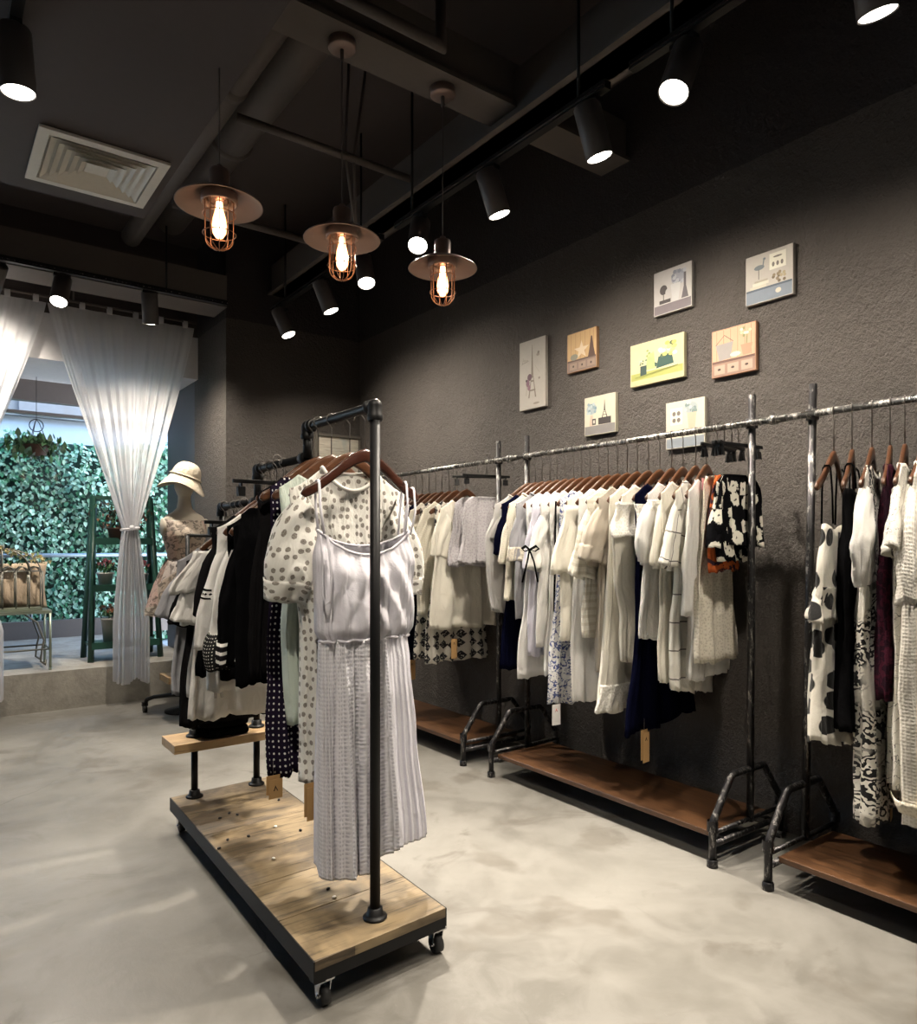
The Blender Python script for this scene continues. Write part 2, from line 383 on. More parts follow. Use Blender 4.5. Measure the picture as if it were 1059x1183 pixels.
# ceiling-side cable clutter behind second lamp
for dx, l in ((0, 'left loose cable running down from the ceiling behind the middle cage lamp'), (.05, 'right loose cable running down from the ceiling behind the middle cage lamp')):
    m = MB(); m.tube([(1.75 + dx * 2, 3.3, 3.75), (1.78 + dx, 3.4, 3.3), (1.9, 3.5, 2.95)], .008, 6)
    thing('cable', l, 'cable', mesh=m.build('cable', M['duct']))
# spotlight that hangs as a cable near the corner
# ------------------------------------------------------------------ air diffuser
D0 = (.64, 3.665, 2.985)
dv = thing('air_diffuser', 'white square stepped air diffuser set in the dark ceiling', 'vent', D0)
m = MB()
def sqring(m, a0, z0, a1, z1, mi=0):
    p = [(-1, -1), (1, -1), (1, 1), (-1, 1)]
    vs = [(x * a0, y * a0, z0) for x, y in p] + [(x * a1, y * a1, z1) for x, y in p]
    m.add(vs, [(i, (i + 1) % 4, 4 + (i + 1) % 4, 4 + i) for i in range(4)], mi, smooth=False)
sqring(m, .26, .0, .26, -.012); sqring(m, .26, -.012, .218, -.014); sqring(m, .218, -.014, .212, .0)
m.build('frame', M['vent'], dv)
m = MB(); m.box((0, 0, .006), (.45, .45, .004)); m.build('backing', M['vent'], dv)
for k in range(5):
    m = MB(); a = .182 - k * .034
    sqring(m, a + .026, -.014, a, .004); sqring(m, a + .0265, -.0155, a + .0005, .0025)
    if k == 4: m.box((0, 0, -.003), (a * 2, a * 2, .003))
    m.build('vane', M['vent'], dv)
# ------------------------------------------------------------------ spot lamps and tracks
def track(label, a, b, drops):
    t = thing('lighting_track', label, 'lighting track', a, 0, 'black lighting tracks')
    A, B = Vector(a), Vector(b); m = MB(); d = B - A
    al = abs(d.x) > abs(d.y)
    c = d / 2; m.box(c, (abs(d.x) if al else .036, .036 if al else abs(d.y), .032)); 
    m.build('rail', M['black'], t)
    m = MB(); m.box(c + Vector((0, -.0185, -.004) if al else (-.0185, 0, -.004)), (abs(d.x) if al else .002, .002 if al else abs(d.y), .008)); m.build('trim_strip', M['chrome'] if not al else M['iron'], t)
    for q in drops:
        m = MB(); p = A.lerp(B, q) - A; m.tube([p + Vector((0, 0, .014)), p + Vector((0, 0, CEIL - a[2]))], .007, 8); m.build('hanger_rod', M['black'], t)
    return t
SPOT = []
def spot(pos, target, power, label, size=1.0, cone=78, group='black cylinder spotlights on the ceiling tracks', col_=(1, .89, .75), blend=.85):
    p = Vector(pos)
    t = thing('track_spotlight', label, 'spotlight', pos, 0, group)
    m = MB(); m.box((0, 0, -.035), (.03, .03, .035)); m.box((0, 0, -.02), (.10 if abs(p.y - 5.3) < .3 else .035, .035 if abs(p.y - 5.3) < .3 else .10, .02)); m.build('adapter', M['black'], t, bevel=.002)
    piv = Vector((0, 0, -.085)); d = (Vector(target) - (p + piv)).normalized()
    q = d.to_track_quat('-Z', 'Y').to_matrix()
    m = MB(); m.tube([(0, 0, -.05), (0, 0, -.075), piv], .006, 8); m.build('arm', M['black'], t)
    r = .054 * size; L = .2 * size
    prof = [(.001, .062), (r * .93, .062), (r, .055), (r, .055 - L), (r * .96, .055 - L - .002), (r * .93, .055 - L + .006)]
    m = MB(); m.lathe(prof, piv, 32, M=q)
    m.build('housing', plain('lamp_housing_grey', (.06, .053, .052), .5), t)
    m = MB(); m.lathe([(r * .9, .055 - L + .004), (r * .86, .055 - L + .001), (r * .5, .055 - L - .003), (.0005, .055 - L - .004)], piv, 32, M=q)
    m.build('lens', M['lens'], t)
    li = bpy.data.lights.new('beam', 'SPOT'); li.energy = power * (.64 if target[0] > 2.5 else .92); li.color = col_; li.spot_size = R(146 if target[0] > 2.5 else cone); li.spot_blend = 1.0 if target[0] > 2.5 else blend; li.shadow_soft_size = .035
    o = bpy.data.objects.new('beam', li); col.objects.link(o); o.parent = t
    o.location = piv + q @ Vector((0, 0, .055 - L - .02)); o.rotation_euler = q.to_euler()
    return t
TZ = 3.025; TX = 2.13
track('far track of the right-hand row, ending near the back corner', (TX, 5.25, TZ + .015), (TX, 3.62, TZ + .015), (.15, .85))
track('middle track of the right-hand row, with a bright metal edge', (TX, 3.45, TZ + .015), (TX, 1.9, TZ + .015), (.1, .9))
track('near track of the right-hand row, at the top right', (TX, 1.78, TZ + .015), (TX, -1.2, TZ + .015), (.06, .9))
track('track in front of the curtains', (-2.5, 5.3, TZ + .015), (1.8, 5.3, TZ + .015), (.1, .9))
track('track at the top left of the ceiling', (.24, 3.0, TZ - .04), (.24, -1.0, TZ - .04), (.3, .9))
K = LIGHTK = 1.0
spot((TX, 5.08, TZ), (2.72, 4.45, 1.0), 150 * K, 'farthest spotlight of the right row, nearest the back corner')
spot((TX, 4.38, TZ), (2.75, 3.95, 1.0), 190 * K, 'second spotlight from the back corner, aimed down')
spot((TX, 3.83, TZ), (1.9, 2.9, .9), 150 * K, 'third spotlight from the back corner, its bright lens showing')
spot((TX, 3.22, TZ), (1.15, 2.1, .7), 345 * K, 'spotlight on the right row shining to the front, just behind the last cage lamp')
spot((TX, 2.62, TZ), (2.72, 2.4, 1.0), 230 * K, 'dark spotlight aimed down between the last cage lamp and the pictures')
spot((TX, 1.99, TZ), (2.7, 1.8, .95), 210 * K, 'large dark spotlight aimed down above the garment racks, upper middle')
spot((TX, 1.55, TZ), (.95, 1.55, 0.3), 270 * K, 'spotlight turned to the camera with a full round white lens')
spot((TX, .93, TZ - .045), (2.72, .95, .9), 170 * K, 'spotlight cut off at the top right corner')
spot((TX, .2, TZ), (1.9, .55, 0), 190 * K, 'spotlight out of the frame on the right row')
cg = 'black cylinder spotlights in front of the curtains'
spot((.36, 5.3, TZ), (-.1, 7.0, 1.2), 170 * K, 'dark spotlight at the left edge, turned to the curtain', group=cg, cone=120)
spot((.72, 5.3, TZ), (.1, 3.9, 0), 340 * K, 'glowing spotlight above the curtain top, turned to the camera', group=cg)
spot((1.26, 5.3, TZ), (1.45, 5.75, 1.3), 190 * K, 'dark spotlight at the right end of the curtain top', group=cg, cone=120)
spot((.24, 2.78, TZ - .05), (.45, 2.75, 0), 130 * K, 'spotlight with a wide bright lens at the top left edge', cone=70)
spot((.24, .9, TZ - .05), (1.15, 2.0, .75), 115 * K, 'spotlight out of the frame above the front rack', cone=60)
spot((.24, -.3, TZ - .05), (.6, .9, 0), 40 * K, 'spotlight out of the frame behind the camera', cone=70)
# ------------------------------------------------------------------ pendants
def pend_bulb():
    t = NT('glowing_amber_bulb'); lw = t.N('ShaderNodeLayerWeight', {'Blend': .35}).outputs['Facing']
    c = t.ramp(lw, [(0, (1, .8, .5)), (.55, (1, .42, .16)), (1, (.9, .22, .06))])
    t.set(Base_Color=(.3, .1, .03), Emission_Color=c, Emission_Strength=t.ramp(lw, [(0, 1.0), (.6, .35), (1, .12)]), Roughness=.1)
    s = t.math('MULTIPLY', t.N('ShaderNodeSeparateColor', {0: t.ramp(lw, [(0, 1.0), (.6, .3), (1, .1)])}).outputs[0], 9.0)
    t.l.new(s, t.p.inputs['Emission Strength']); return t.m
M['bulb'] = pend_bulb()
def pendant(loc, topz, label):
    z0 = loc[2]   # shade brim height
    t = thing('pendant_lamp', label, 'pendant lamp', loc, 0, 'three industrial cage pendants on the cross beam')
    m = MB(); m.lathe([(.001, topz - z0 - .035), (.052, topz - z0 - .035), (.057, topz - z0 - .03), (.057, topz - z0)], seg=32, close=True); m.build('canopy', M['bronze'], t)
    m = MB(); m.tube([(0, 0, topz - z0 - .03), (0, 0, topz - z0 - .08)], .008, 8); m.tube([(0, 0, topz - z0 - .05), (0, 0, .12)], .0028, 6); m.build('cord', M['duct'], t)
    m = MB(); m.lathe([(.001, .135), (.012, .135), (.014, .122), (.034, .118), (.037, .108), (.036, .04), (.04, .035), (.04, .01), (.001, .01)], seg=28); m.build('socket', M['bronze'], t)
    m = MB(); m.lathe([(.03, .048), (.05, .042), (.075, .034), (.11, .02), (.145, .0), (.153, -.006), (.155, -.009), (.152, -.009), (.145, -.004), (.11, .014), (.075, .028), (.05, .036), (.03, .04)], seg=56); m.build('shade', M['bronze'], t)
    m = MB(); m.lathe([(.064, .03), (.066, .0), (.060, -.006), (.056, .0), (.056, .03)], seg=32); m.build('collar', M['bronze'], t)
    c = MB(); rr = .052
    for k in range(5):
        a = 2 * PI * k / 10
        pts = [(rr * math.cos(a), rr * math.sin(a), 0), (rr * math.cos(a), rr * math.sin(a), -.125)]
        pts += [(rr * math.cos(q) * math.cos(a), rr * math.cos(q) * math.sin(a), -.125 - .048 * math.sin(q)) for q in [PI * j / 10 for j in range(1, 10)]]
        pts += [(-rr * math.cos(a), -rr * math.sin(a), -.125), (-rr * math.cos(a), -rr * math.sin(a), 0)]
        c.tube(pts, .0016, 6)
    for z in (-.045, -.115): c.tube([(rr * 1.12 * math.cos(2 * PI * k / 28), rr * 1.12 * math.sin(2 * PI * k / 28), z) for k in range(28)], .0018, 6, closed=True)
    c.build('cage', M['copper'], t)
    b = MB(); b.lathe([(.012, .0), (.014, -.02), (.016, -.03), (.024, -.06), (.027, -.085), (.024, -.112), (.012, -.13), (.0005, -.133)], seg=24); b.build('bulb', M['bulb'], t)
    li = bpy.data.lights.new('glow', 'POINT'); li.energy = 3.0 * K; li.color = (1, .5, .24); li.shadow_soft_size = .03
    o = bpy.data.objects.new('glow', li); col.objects.link(o); o.parent = t; o.location = (0, 0, -.075)
    b_ = bpy.data.objects
    return t
pendant((0.865, 2.63, 2.50), 3.30, 'leftmost cage pendant, largest of the three, near the air diffuser')
pendant((1.365, 2.635, 2.50), 3.30, 'middle cage pendant of the three, its cord hanging from a round canopy')
pendant((1.870, 2.64, 2.50), 3.30, 'rightmost cage pendant, smallest of the three, in front of the dark wall')

# ------------------------------------------------------------------ racks
def bend(p, e, q, r=.016, n=3):
    p, e, q = Vector(p), Vector(e), Vector(q); a = e + (p - e).normalized() * r; b = e + (q - e).normalized() * r
    return [a.lerp(e, k / n).lerp(e.lerp(b, k / n), k / n) for k in range(n + 1)]
RX = 2.70; RZ = 1.748
def wall_rack(y0, y1, label, leans=(0, 0)):
    # y0 near end, y1 far end
    t = thing('garment_rack', label, 'clothes rack', (RX, y0, 0), 0, 'pipe garment racks along the right wall'); L = y1 - y0
    m = MB(); m.tube([(0, -.06, RZ), (0, L + .06, RZ)], .0135, 14); m.build('rail', M['rail'], t)
    for y, ln in ((.0, leans[0]), (L, leans[1])):
        m = MB(); m.tube([(.02, y + math.tan(R(ln)) * -.0, .12), (.02, y - math.tan(R(ln)) * 1.75, 1.865)], .0148, 14)
        m.tube([(.02, y - math.tan(R(ln)) * 1.63 , RZ - .02), (.02, y - math.tan(R(ln)) * 1.63, RZ + .02)], .024, 12); m.build('post', M['iron'], t)
        f = MB(); xf, xb = -.24, .25
        f.tube([(xf, y, .0)] + bend((xf, y, 0), (xf, y, .17), (xf + .12, y, .325)) + bend((xf, y, .17), (xf + .13, y, .335), (0, y, .335)) + [(0, y, .335)] + bend((0, y, .335), (xb - .13, y, .335), (xb, y, .17)) + bend((xb - .13, y, .335), (xb, y, .17), (xb, y, 0)) + [(xb, y, 0)], .0145, 12)
        for x in (xf, xb): f.lathe([(.001, 0), (.021, 0), (.021, .025), (.017, .03)], (x, y, 0), 14); f.lathe([(.021, -.02), (.021, .02)], (x, y, .16), 14)
        f.tube([(xf, y, .085), (xb, y, .085)], .012, 10); f.tube([(xf, y, .13), (xb, y, .13)], .009, 10)
        f.build('foot_frame', M['iron'], t)
    b = MB(); b.box((-.015, L / 2, .112), (.40, L - .05, .022)); b.build('shelf_board', M['shelf'], t, bevel=.003)
    b = MB(); b.tube([(-.17, 0, .095), (-.17, L, .095)], .008, 8); b.tube([(.17, 0, .095), (.17, L, .095)], .008, 8); b.build('shelf_support', M['iron'], t)
    return t
wall_rack(1.66, 3.02, 'long pipe clothes rack in the middle of the wall, full of white clothes', (.3, 0))
wall_rack(.02, 1.43, 'pipe clothes rack at the right edge with spaced black and white clothes', (.0, 1.0))
wall_rack(3.27, 4.65, 'far pipe clothes rack on the wall, partly behind the white sundress')
for y, l in ((1.545, 'pipe coupling joining the middle rack and the right rack'), (3.145, 'pipe coupling joining the far rack and the middle rack')):
    m = MB(); m.tube([(0, -.055, 0), (0, .055, 0)], .0145, 14); m.tube([(0, -.012, 0), (0, .012, 0)], .021, 12); m.build('x', M['rail'])
    o = bpy.data.objects['x']; o.name = 'pipe_coupling'; o.location = (RX, y, RZ); thing('', l, 'pipe coupling', mesh=o)

# centre rack
PT = .145
fr = thing('rolling_rack', 'black pipe rolling rack on a wooden plank platform in the middle of the floor', 'clothes rack', (1.075, 2.53, 0), 0)
def rel(x, y, z): return (x - 1.075, y - 2.53, z)
cFL, cFR, cBL, cBR = (.832, 1.761), (1.276, 1.786), (.868, 3.287), (1.317, 3.306)
m = MB()
cs = [rel(*cFL, 0), rel(*cFR, 0), rel(*cBR, 0), rel(*cBL, 0)]

for k in range(6):
    q0, q1 = k / 6 + (.0009 if k else 0), (k + 1) / 6 - (.0009 if k < 5 else 0); L0, L1 = Vector(cs[0]), Vector(cs[3]); R0, R1_ = Vector(cs[1]), Vector(cs[2])
    m = MB(); m.prism([L0.lerp(L1, q0)[:2], R0.lerp(R1_, q0)[:2], R0.lerp(R1_, q1)[:2], L0.lerp(L1, q1)[:2]], 'z', PT - .028, PT); m.build('plank', M['platform'], fr, bevel=.0015)
m = MB(); inn = .004
for a, b in ((0, 1), (1, 2), (2, 3), (3, 0)):
    A, B = Vector(cs[a]), Vector(cs[b]); mid = (A + B) / 2; d = B - A; n_ = Vector((-d.y, d.x, 0)).normalized()
    zc, hh = (PT - .045, .034)
    m.box(mid + n_ * .016 + Vector((0, 0, zc)), (d.length, .03, hh), rz=math.atan2(d.y, d.x))
    if (a, b) in ((1, 2), (3, 0)): m.box(mid - n_ * .0015 + Vector((0, 0, PT - .028)), (d.length, .004, .055), rz=math.atan2(d.y, d.x))
m.build('steel_frame', M['black'], fr)
for k, p in enumerate(cs):
    cx = p[0] * .88 + (0.0), ; q = Vector((p[0] * .88, p[1] * .955, 0))
    c = MB(); c.lathe([(.001, -.011), (.027, -.011), (.027, .011), (.001, .011)], q + Vector((.012, 0, .027)), 22, M=Matrix.Rotation(R(90), 3, 'Y'))
    w = c.build('caster', M['rubber'], fr)
    c = MB()
    for s_ in (-1, 1): c.prism([(q.y - .016, .075), (q.y + .02, .075), (q.y + .012, .02), (q.y - .004, .02)], 'x', q.x + .012 + s_ * .0165 - .0015, q.x + .012 + s_ * .0165 + .0015)
    c.box(q + Vector((.012, 0, .078)), (.044, .05, .008)); c.lathe([(.012, .0), (.012, .01)], q + Vector((.012, 0, .08)), 12)
    c.tube([q + Vector((-.008, 0, .027)), q + Vector((.032, 0, .027))], .006, 8)
    c.build('caster_fork', M['chrome'], w)
def flange(m, x, y, z): m.lathe([(.0, 0), (.036, 0), (.036, .006), (.03, .008), (.024, .014), (.022, .03), (.016, .032)], (x, y, z), 24)
yF, yM, yB, yE = 1.865, 2.335, 2.80, 3.235
def rr_(x, y, z): return Vector(rel(x, y, z))
PR = .0155
m = MB(); m.tube([rr_(1.075, yF, PT), rr_(1.075, yF, 1.64)], PR, 18); flange(m, *rr_(1.075, yF, PT)); m.build('post', M['black'], fr)
m = MB(); m.tube([rr_(1.075, yM, 1.556), rr_(1.075, yM, 1.64)], PR, 14); m.build('post', M['black'], fr)
m = MB(); m.tube([rr_(1.075, yB, 1.425), rr_(1.075, yB, 1.53)], PR, 14); m.build('post', M['black'], fr)
m = MB(); m.tube([rr_(1.075, yE, .9), rr_(1.075, yE, 1.40)], PR, 14); m.build('post', M['black'], fr)
def rail3(y0, y1, z, e0=True, e1=True):
    m = MB(); r = .012
    pts = ([rr_(1.075, y0, z - .03)] + bend(rr_(1.075, y0, z - .05), rr_(1.075, y0, z), rr_(1.075, y1, z), .022)) if e0 else [rr_(1.075, y0, z)]
    pts += (bend(rr_(1.075, y0, z), rr_(1.075, y1, z), rr_(1.075, y1, z - .05), .022) + [rr_(1.075, y1, z - .03)]) if e1 else [rr_(1.075, y1, z)]
    m.tube(pts, PR - .001, 16)
    for (y, e) in ((y0, e0), (y1, e1)):
        if e:
            m.ball(rr_(1.075, y, z), .0215, n=8); m.lathe([(.0215, -.045), (.0235, -.04), (.0235, -.028), (.0215, -.024), (.0215, 0)], rr_(1.075, y, z), 18)
            s_ = 1 if y == y0 else -1; m.tube([rr_(1.075, y + .024 * s_, z), rr_(1.075, y + .04 * s_, z)], .022, 16)
        else: m.tube([rr_(1.075, y, z - .0), rr_(1.075, y + (.04 if y == y0 else -.04), z)], .0225, 14)
    return m.build('rail', M['black'], fr)
R1, R2, R3 = 1.664, 1.556, 1.425
rail3(yF, yM, R1); rail3(yM, yB, R2, False, True); rail3(yB, yE, R3, False, True)
for x in (.955, 1.236):
    m = MB(); m.tube([rr_(x, 3.235, PT), rr_(x, 3.235, .372)], .0145, 14); flange(m, *rr_(x, 3.235, PT)); flange(m, *rr_(x, 3.235, .412)); m.tube([rr_(x, 3.235, .412), rr_(x, 3.235, .9)], .0145, 14); m.build('step_post', M['black'], fr)
m = MB(); m.tube([rr_(.955, 3.235, .9), rr_(1.236, 3.235, .9)], .0145, 12); m.build('step_crossbar', M['black'], fr)
m = MB(); m.box(rr_(1.09, 3.225, .392), (.50, .20, .038)); m.build('step_shelf', M['steps'], fr, bevel=.002)
# bolts, stones on platform
for k, (u, v, c) in enumerate([(253, 981, 0), (263, 971, 0), (287, 967, 0), (318, 956, 1), (322, 925, 0), (274, 942, 0), (254, 946, 0), (265, 940, 0), (316, 993, 1), (386, 1038, 1), (379, 1028, 0), (347, 960, 0)]):
    p = onZ(u, v, PT); m = MB(); m.ball((0, 0, .004), .0065, n=6, sq=(1.2, .9, .7)); o = m.build('pebble', [M['iron'], M['vent']][c], loc=p, rz=k)
    thing('', '%s pebble lying on the plank platform, %s' % (['dark', 'pale'][c], ['left of the centre plank', 'left, just behind another dark one', 'near the middle of the platform', 'in the middle of the platform', 'right of the far step posts', 'far half, right of two small ones', 'far left, beside its twin', 'far left, right of its twin', 'left of the white sundress hem', 'under the front of the sundress hem', 'just behind the pale one under the hem', 'at the right edge of the platform'][k]), 'pebble', mesh=o, group='pebbles on the plank platform')
# ------------------------------------------------------------------ hangers and garments
HZ0 = -.156          # hanger neck height below rail centre
def armz(x, hw=.2): 
    t = min(1.0, abs(x) / hw); q = t * t * (3 - 2 * t); return HZ0 - .002 - .125 * (.42 * t ** 1.1 + .58 * q)
def hanger_mesh(wood, parent, hw=.2):
    m = MB(); n = 40; vs = []; pr = []
    for i in range(n + 1):
        x = -hw + 2 * hw * i / n; t = abs(x) / hw
        zc = armz(x, hw) - .012; hh = (.0205 - .005 * t) * (1 if t < .93 else math.sqrt(max(.05, 1 - ((t - .93) / .07) ** 2)))
        th = .0055 + .002 * (1 - t); y = .012 * t * t
        for (a, b) in ((-.7, 1), (.7, 1), (1, .6), (1, -.6), (.7, -1), (-.7, -1), (-1, -.6), (-1, .6)): vs.append((x, y + a * th, zc + b * hh))
    fs = [(i * 8 + k, i * 8 + (k + 1) % 8, (i + 1) * 8 + (k + 1) % 8, (i + 1) * 8 + k) for i in range(n) for k in range(8)]
    fs += [tuple(range(8))[::-1], tuple(n * 8 + k for k in range(8))]
    m.add(vs, fs); m.build('arms', wood, parent)
def hook_mesh(parent, r=.0165, zend=None):
    zend = HZ0 if zend is None else zend
    m = MB(); pts = [(r * math.cos(a), 0, r * math.sin(a)) for a in [R(d) for d in range(-40, 221, 20)]]
    pts = pts + [(-.006, 0, -.019), (0, 0, -.027), (0, 0, zend)]
    m.tube(pts, .0021, 6); m.build('hook', M['wire'], parent)
def make_hanger(rail_r):
    r = rail_r + .0025
    t = bpy.data.objects.new('hanger', None); col.objects.link(t); hanger_mesh(M['hanger'], t); hook_mesh(t, r); return t
def make_clip(rail_r, hw=.175, mat='black'):
    t = bpy.data.objects.new('clip_hanger', None); col.objects.link(t); hook_mesh(t, rail_r + .0025, -.075)
    m = MB(); m.box((0, 0, -.083), (2 * hw, .012, .014)); m.build('bar', M[mat], t, bevel=.002)
    for s in (-1, 1):
        m = MB(); x = s * hw * .82; m.box((x, 0, -.095), (.006, .016, .012))
        for q in (-1, 1): m.add([(x - .014, q * .006, -.102), (x + .014, q * .006, -.102), (x + .012, q * .012, -.135), (x - .012, q * .012, -.135), (x - .014, q * .002, -.102), (x + .014, q * .002, -.102), (x + .012, q * .004, -.135), (x - .012, q * .004, -.135)], [(0,1,2,3), (7,6,5,4), (0,4,5,1), (2,6,7,3), (1,5,6,2), (3,7,4,0)], smooth=False)
        m.tube([(x - .012, -.014, -.098), (x - .004, -.004, -.112)], .0015, 5); m.build('clip', M['black'], t)
    return t
PROTO = {}
def hang(kind, loc, yaw, label, group, rail_r):
    key = (kind, rail_r)
    if key not in PROTO:
        p = make_hanger(rail_r) if kind == 'hanger' else (make_clip(rail_r, .16) if kind == 'clip_hanger' else make_hanger(rail_r))
        p.location = loc; p.rotation_euler.z = yaw; p['label'] = label; p['group'] = group; p['category'] = 'hanger'
        PROTO[key] = p; return p
    return dup(PROTO[key], loc, yaw, label, group)

def lerpt(tab, s):
    for a, b in zip(tab, tab[1:]):
        if s <= b[0]:
            q = (s - a[0]) / max(1e-6, b[0] - a[0]); q = q * q * (3 - 2 * q); return a[1] + (b[1] - a[1]) * q
    return tab[-1][1]
def fold_fn(rng, K):
    ks = [(K * rng.uniform(.45, .7), rng.uniform(0, 6.28), 1.0), (K * rng.uniform(.95, 1.25), rng.uniform(0, 6.28), .7), (K * rng.uniform(1.8, 2.4), rng.uniform(0, 6.28), .35)]
    dr = [rng.uniform(-1.2, 1.2) for _ in ks]
    def f(x, s):
        v = 0
        for (k, p, a), d in zip(ks, dr):
            q = math.sin(k * PI * x + p + d * s * 1.5); v += a * (1 - 2 * abs(q) ** .8 if a < 1 else q)
        return v / 1.6
    return f
def sgnpow(a, p): return math.copysign(abs(a) ** p, a)
def body_mesh(top, L, W, D, neck=(.085, .07, .02), amp=.012, K=6, seed=1, hemwave=.01, slant=0.0, nt=72, nr=34, side=1.0, sh_y=0.0, power=.75, gstart=.12, topz=None, hem=None):
    """tube of cloth. top: 'shoulder' | 'flat'; W, D tables over s in 0..1; L = hem depth below rail (positive)"""
    rng = random.Random(seed); ff = fold_fn(rng, K); fb = fold_fn(rng, K); sw1, sw2, p1, p2 = rng.uniform(-.008, .008), rng.uniform(-.006, .006), rng.uniform(0, 6), rng.uniform(0, 6)
    W0 = W[0][1]; p3 = rng.uniform(0, 6)
    circ = 2.1 * lerpt(W, .5) * 2
    def P(i, j):
        th = 2 * PI * i; s = j ** 1.25 if top == 'shoulder' else j
        c, sn = math.cos(th), math.sin(th); ex = sgnpow(c, .8 if nt < 100 else .85); ey = sgnpow(sn, power)
        w = lerpt(W, s); d = lerpt(D, s); x = w * ex; x0 = W0 * ex
        if top == 'shoulder':
            nw, df, db = neck
            if abs(x0) > nw: zt = armz(x0) + .0095; y0 = 0.0
            else:
                q = 1 - (x0 / nw) ** 2; zt = armz(nw) + .0095 - (df if sn < 0 else db) * q ** .8; y0 = (.5 + 1.2 * q ** .5) * .012 * (1 if sn > 0 else -1)
        else:
            nw, df, db = neck; q = max(0, 1 - (x0 / W0) ** 2)
            zt = topz - (df if sn < 0 else db) * q; y0 = None
        g = max(0.0, min(1.0, (s - gstart) / .5)); g = g * g * (3 - 2 * g)
        gg = .12 + .88 * g
        F = (ff if sn < 0 else fb)(ex, s) * amp * gg
        zb = -L + (hem(ex, sn) if hem else 0)
        zz = zt + (zb - zt) * s + (hemwave * 1.6 * ff(ex * .6, .3) + slant * ex) * s * s
        y = d * ey + (sn > 0 and 1 or -1) * F * abs(sn) ** .5 * 1.0
        if y0 is not None and s < .06: y = y0 + (y - y0) * (s / .06) ** .7
        x += sw1 * math.sin(4 * s + p1) * s * 3 + .35 * F * c * abs(c); y += sw2 * math.sin(3 * s + p2) * s * 3
        q_ = min(1, max(0, s - .03) * 5); n_ = mnoise.noise(Vector((x * 8 + seed * 3.1, y * 5, zz * 4))); n2_ = mnoise.noise(Vector((x * 21 + seed, y * 9 + 5, zz * 13)))
        y += (.011 * n_ + .005 * n2_) * q_; x += (.010 * mnoise.noise(Vector((y * 9 + 7, seed * 1.7, zz * 5 + ex))) + .003 * n2_) * q_
        return (x, y, zz)
    ring = [Vector(P(k / nt, .6)) for k in range(nt + 1)]; cum = [0.0]
    for a_, b_ in zip(ring, ring[1:]): cum.append(cum[-1] + (Vector((b_.x - a_.x, b_.y - a_.y))).length)
    def UV(i, j):
        p = P(i, j); return (cum[min(nt, int(round(i * nt)))], -p[2])
    m = MB(); m.grid(P, nt, nr, wrap=True, uvfn=UV)
    return m
def sleeve_mesh(side, sw, Ls, r0=.085, r1=.075, ang=18, ythick=.32, puff=0.0, seed=1, amp=.018, drop=-.07, cuffw=0.0, nt=40, nr=16, K=5, tilt=0.0):
    rng = random.Random(seed * 7 + side); f = fold_fn(rng, K)
    A = R(ang * .46); d = Vector((side * math.sin(A), tilt, -math.cos(A))).normalized(); per = Vector((side * math.cos(A), 0, math.sin(A)))
    c0 = Vector((side * (sw - .072), .004, armz(sw) + drop + .0)); ax0 = Vector((side * .55, 0, .83)).normalized(); r0 *= .8; r1 *= .8; Ls *= .95
    circ = PI * (r0 + r1)
    def P(i, j):
        th = 2 * PI * i; q = min(1, j / .45); q = q * q * (3 - 2 * q); ax = ax0.lerp(per, q).normalized()
        r = r0 + (r1 - r0) * j + puff * math.sin(PI * min(1, j * 1.02)) ; yt = ythick * r * (1 + .8 * puff * math.sin(PI * j) / max(r, .01))
        F = f(math.cos(th), j) * amp * (.3 + .7 * j)
        c = c0 + d * (Ls * j) + per * (.03 * math.sin(PI / 2 * min(1, j * 1.6)))
        n_ = mnoise.noise(Vector((math.cos(th) * 1.5 + seed * 2.3, math.sin(th) * 1.5, j * 4 * Ls / .3 + side))) ; F += .013 * n_ * min(1, j * 4); F += .004 * mnoise.noise(Vector((math.cos(th) * 5, math.sin(th) * 5 + seed, j * 11)))
        return c + ax * ((r + F * .6) * math.cos(th)) + Vector((0, 1, 0)) * ((yt + F) * math.sin(th)) + Vector((0, 0, .006 * math.sin(3 * th) * j))
    m = MB(); m.grid(P, nt, nr, wrap=True, uvfn=lambda i, j: (i * circ, j * Ls))
    return m, (lambda i, j: P(i, j))
GARM = []
def tag_part(parent, x, y, z, mat='kraft', size=(.035, .085), dots=True, n=2, drop=.03):
    for k in range(n):
        t = MB(); yy = y - .006 * k; zz = z - .012 * k
        t.tube([(x, y, z + drop + .02), (x, yy, zz)], .0007, 4); t.build('tag_string', M['wire'], parent) if k == 0 else None
        b = MB(); b.box((x + .006 * k, yy, zz - size[1] / 2), (size[0], .0012, size[1])); tg = b.build('price_tag', M[mat], parent, rz=0)
        if dots:
            q = MB(); q.tube([(x + .006 * k, yy - .0012, zz - .02), (x + .006 * k - .006, yy - .0012, zz - .036)], .0012, 4); q.tube([(x + .006 * k, yy - .0012, zz - .024), (x + .006 * k + .006, yy - .0012, zz - .036)], .0012, 4); q.build('printed_mark', M['red'] if mat == 'white_card' else M['black'], tg)
M['red'] = plain('red_print', (.6, .03, .03), .6)

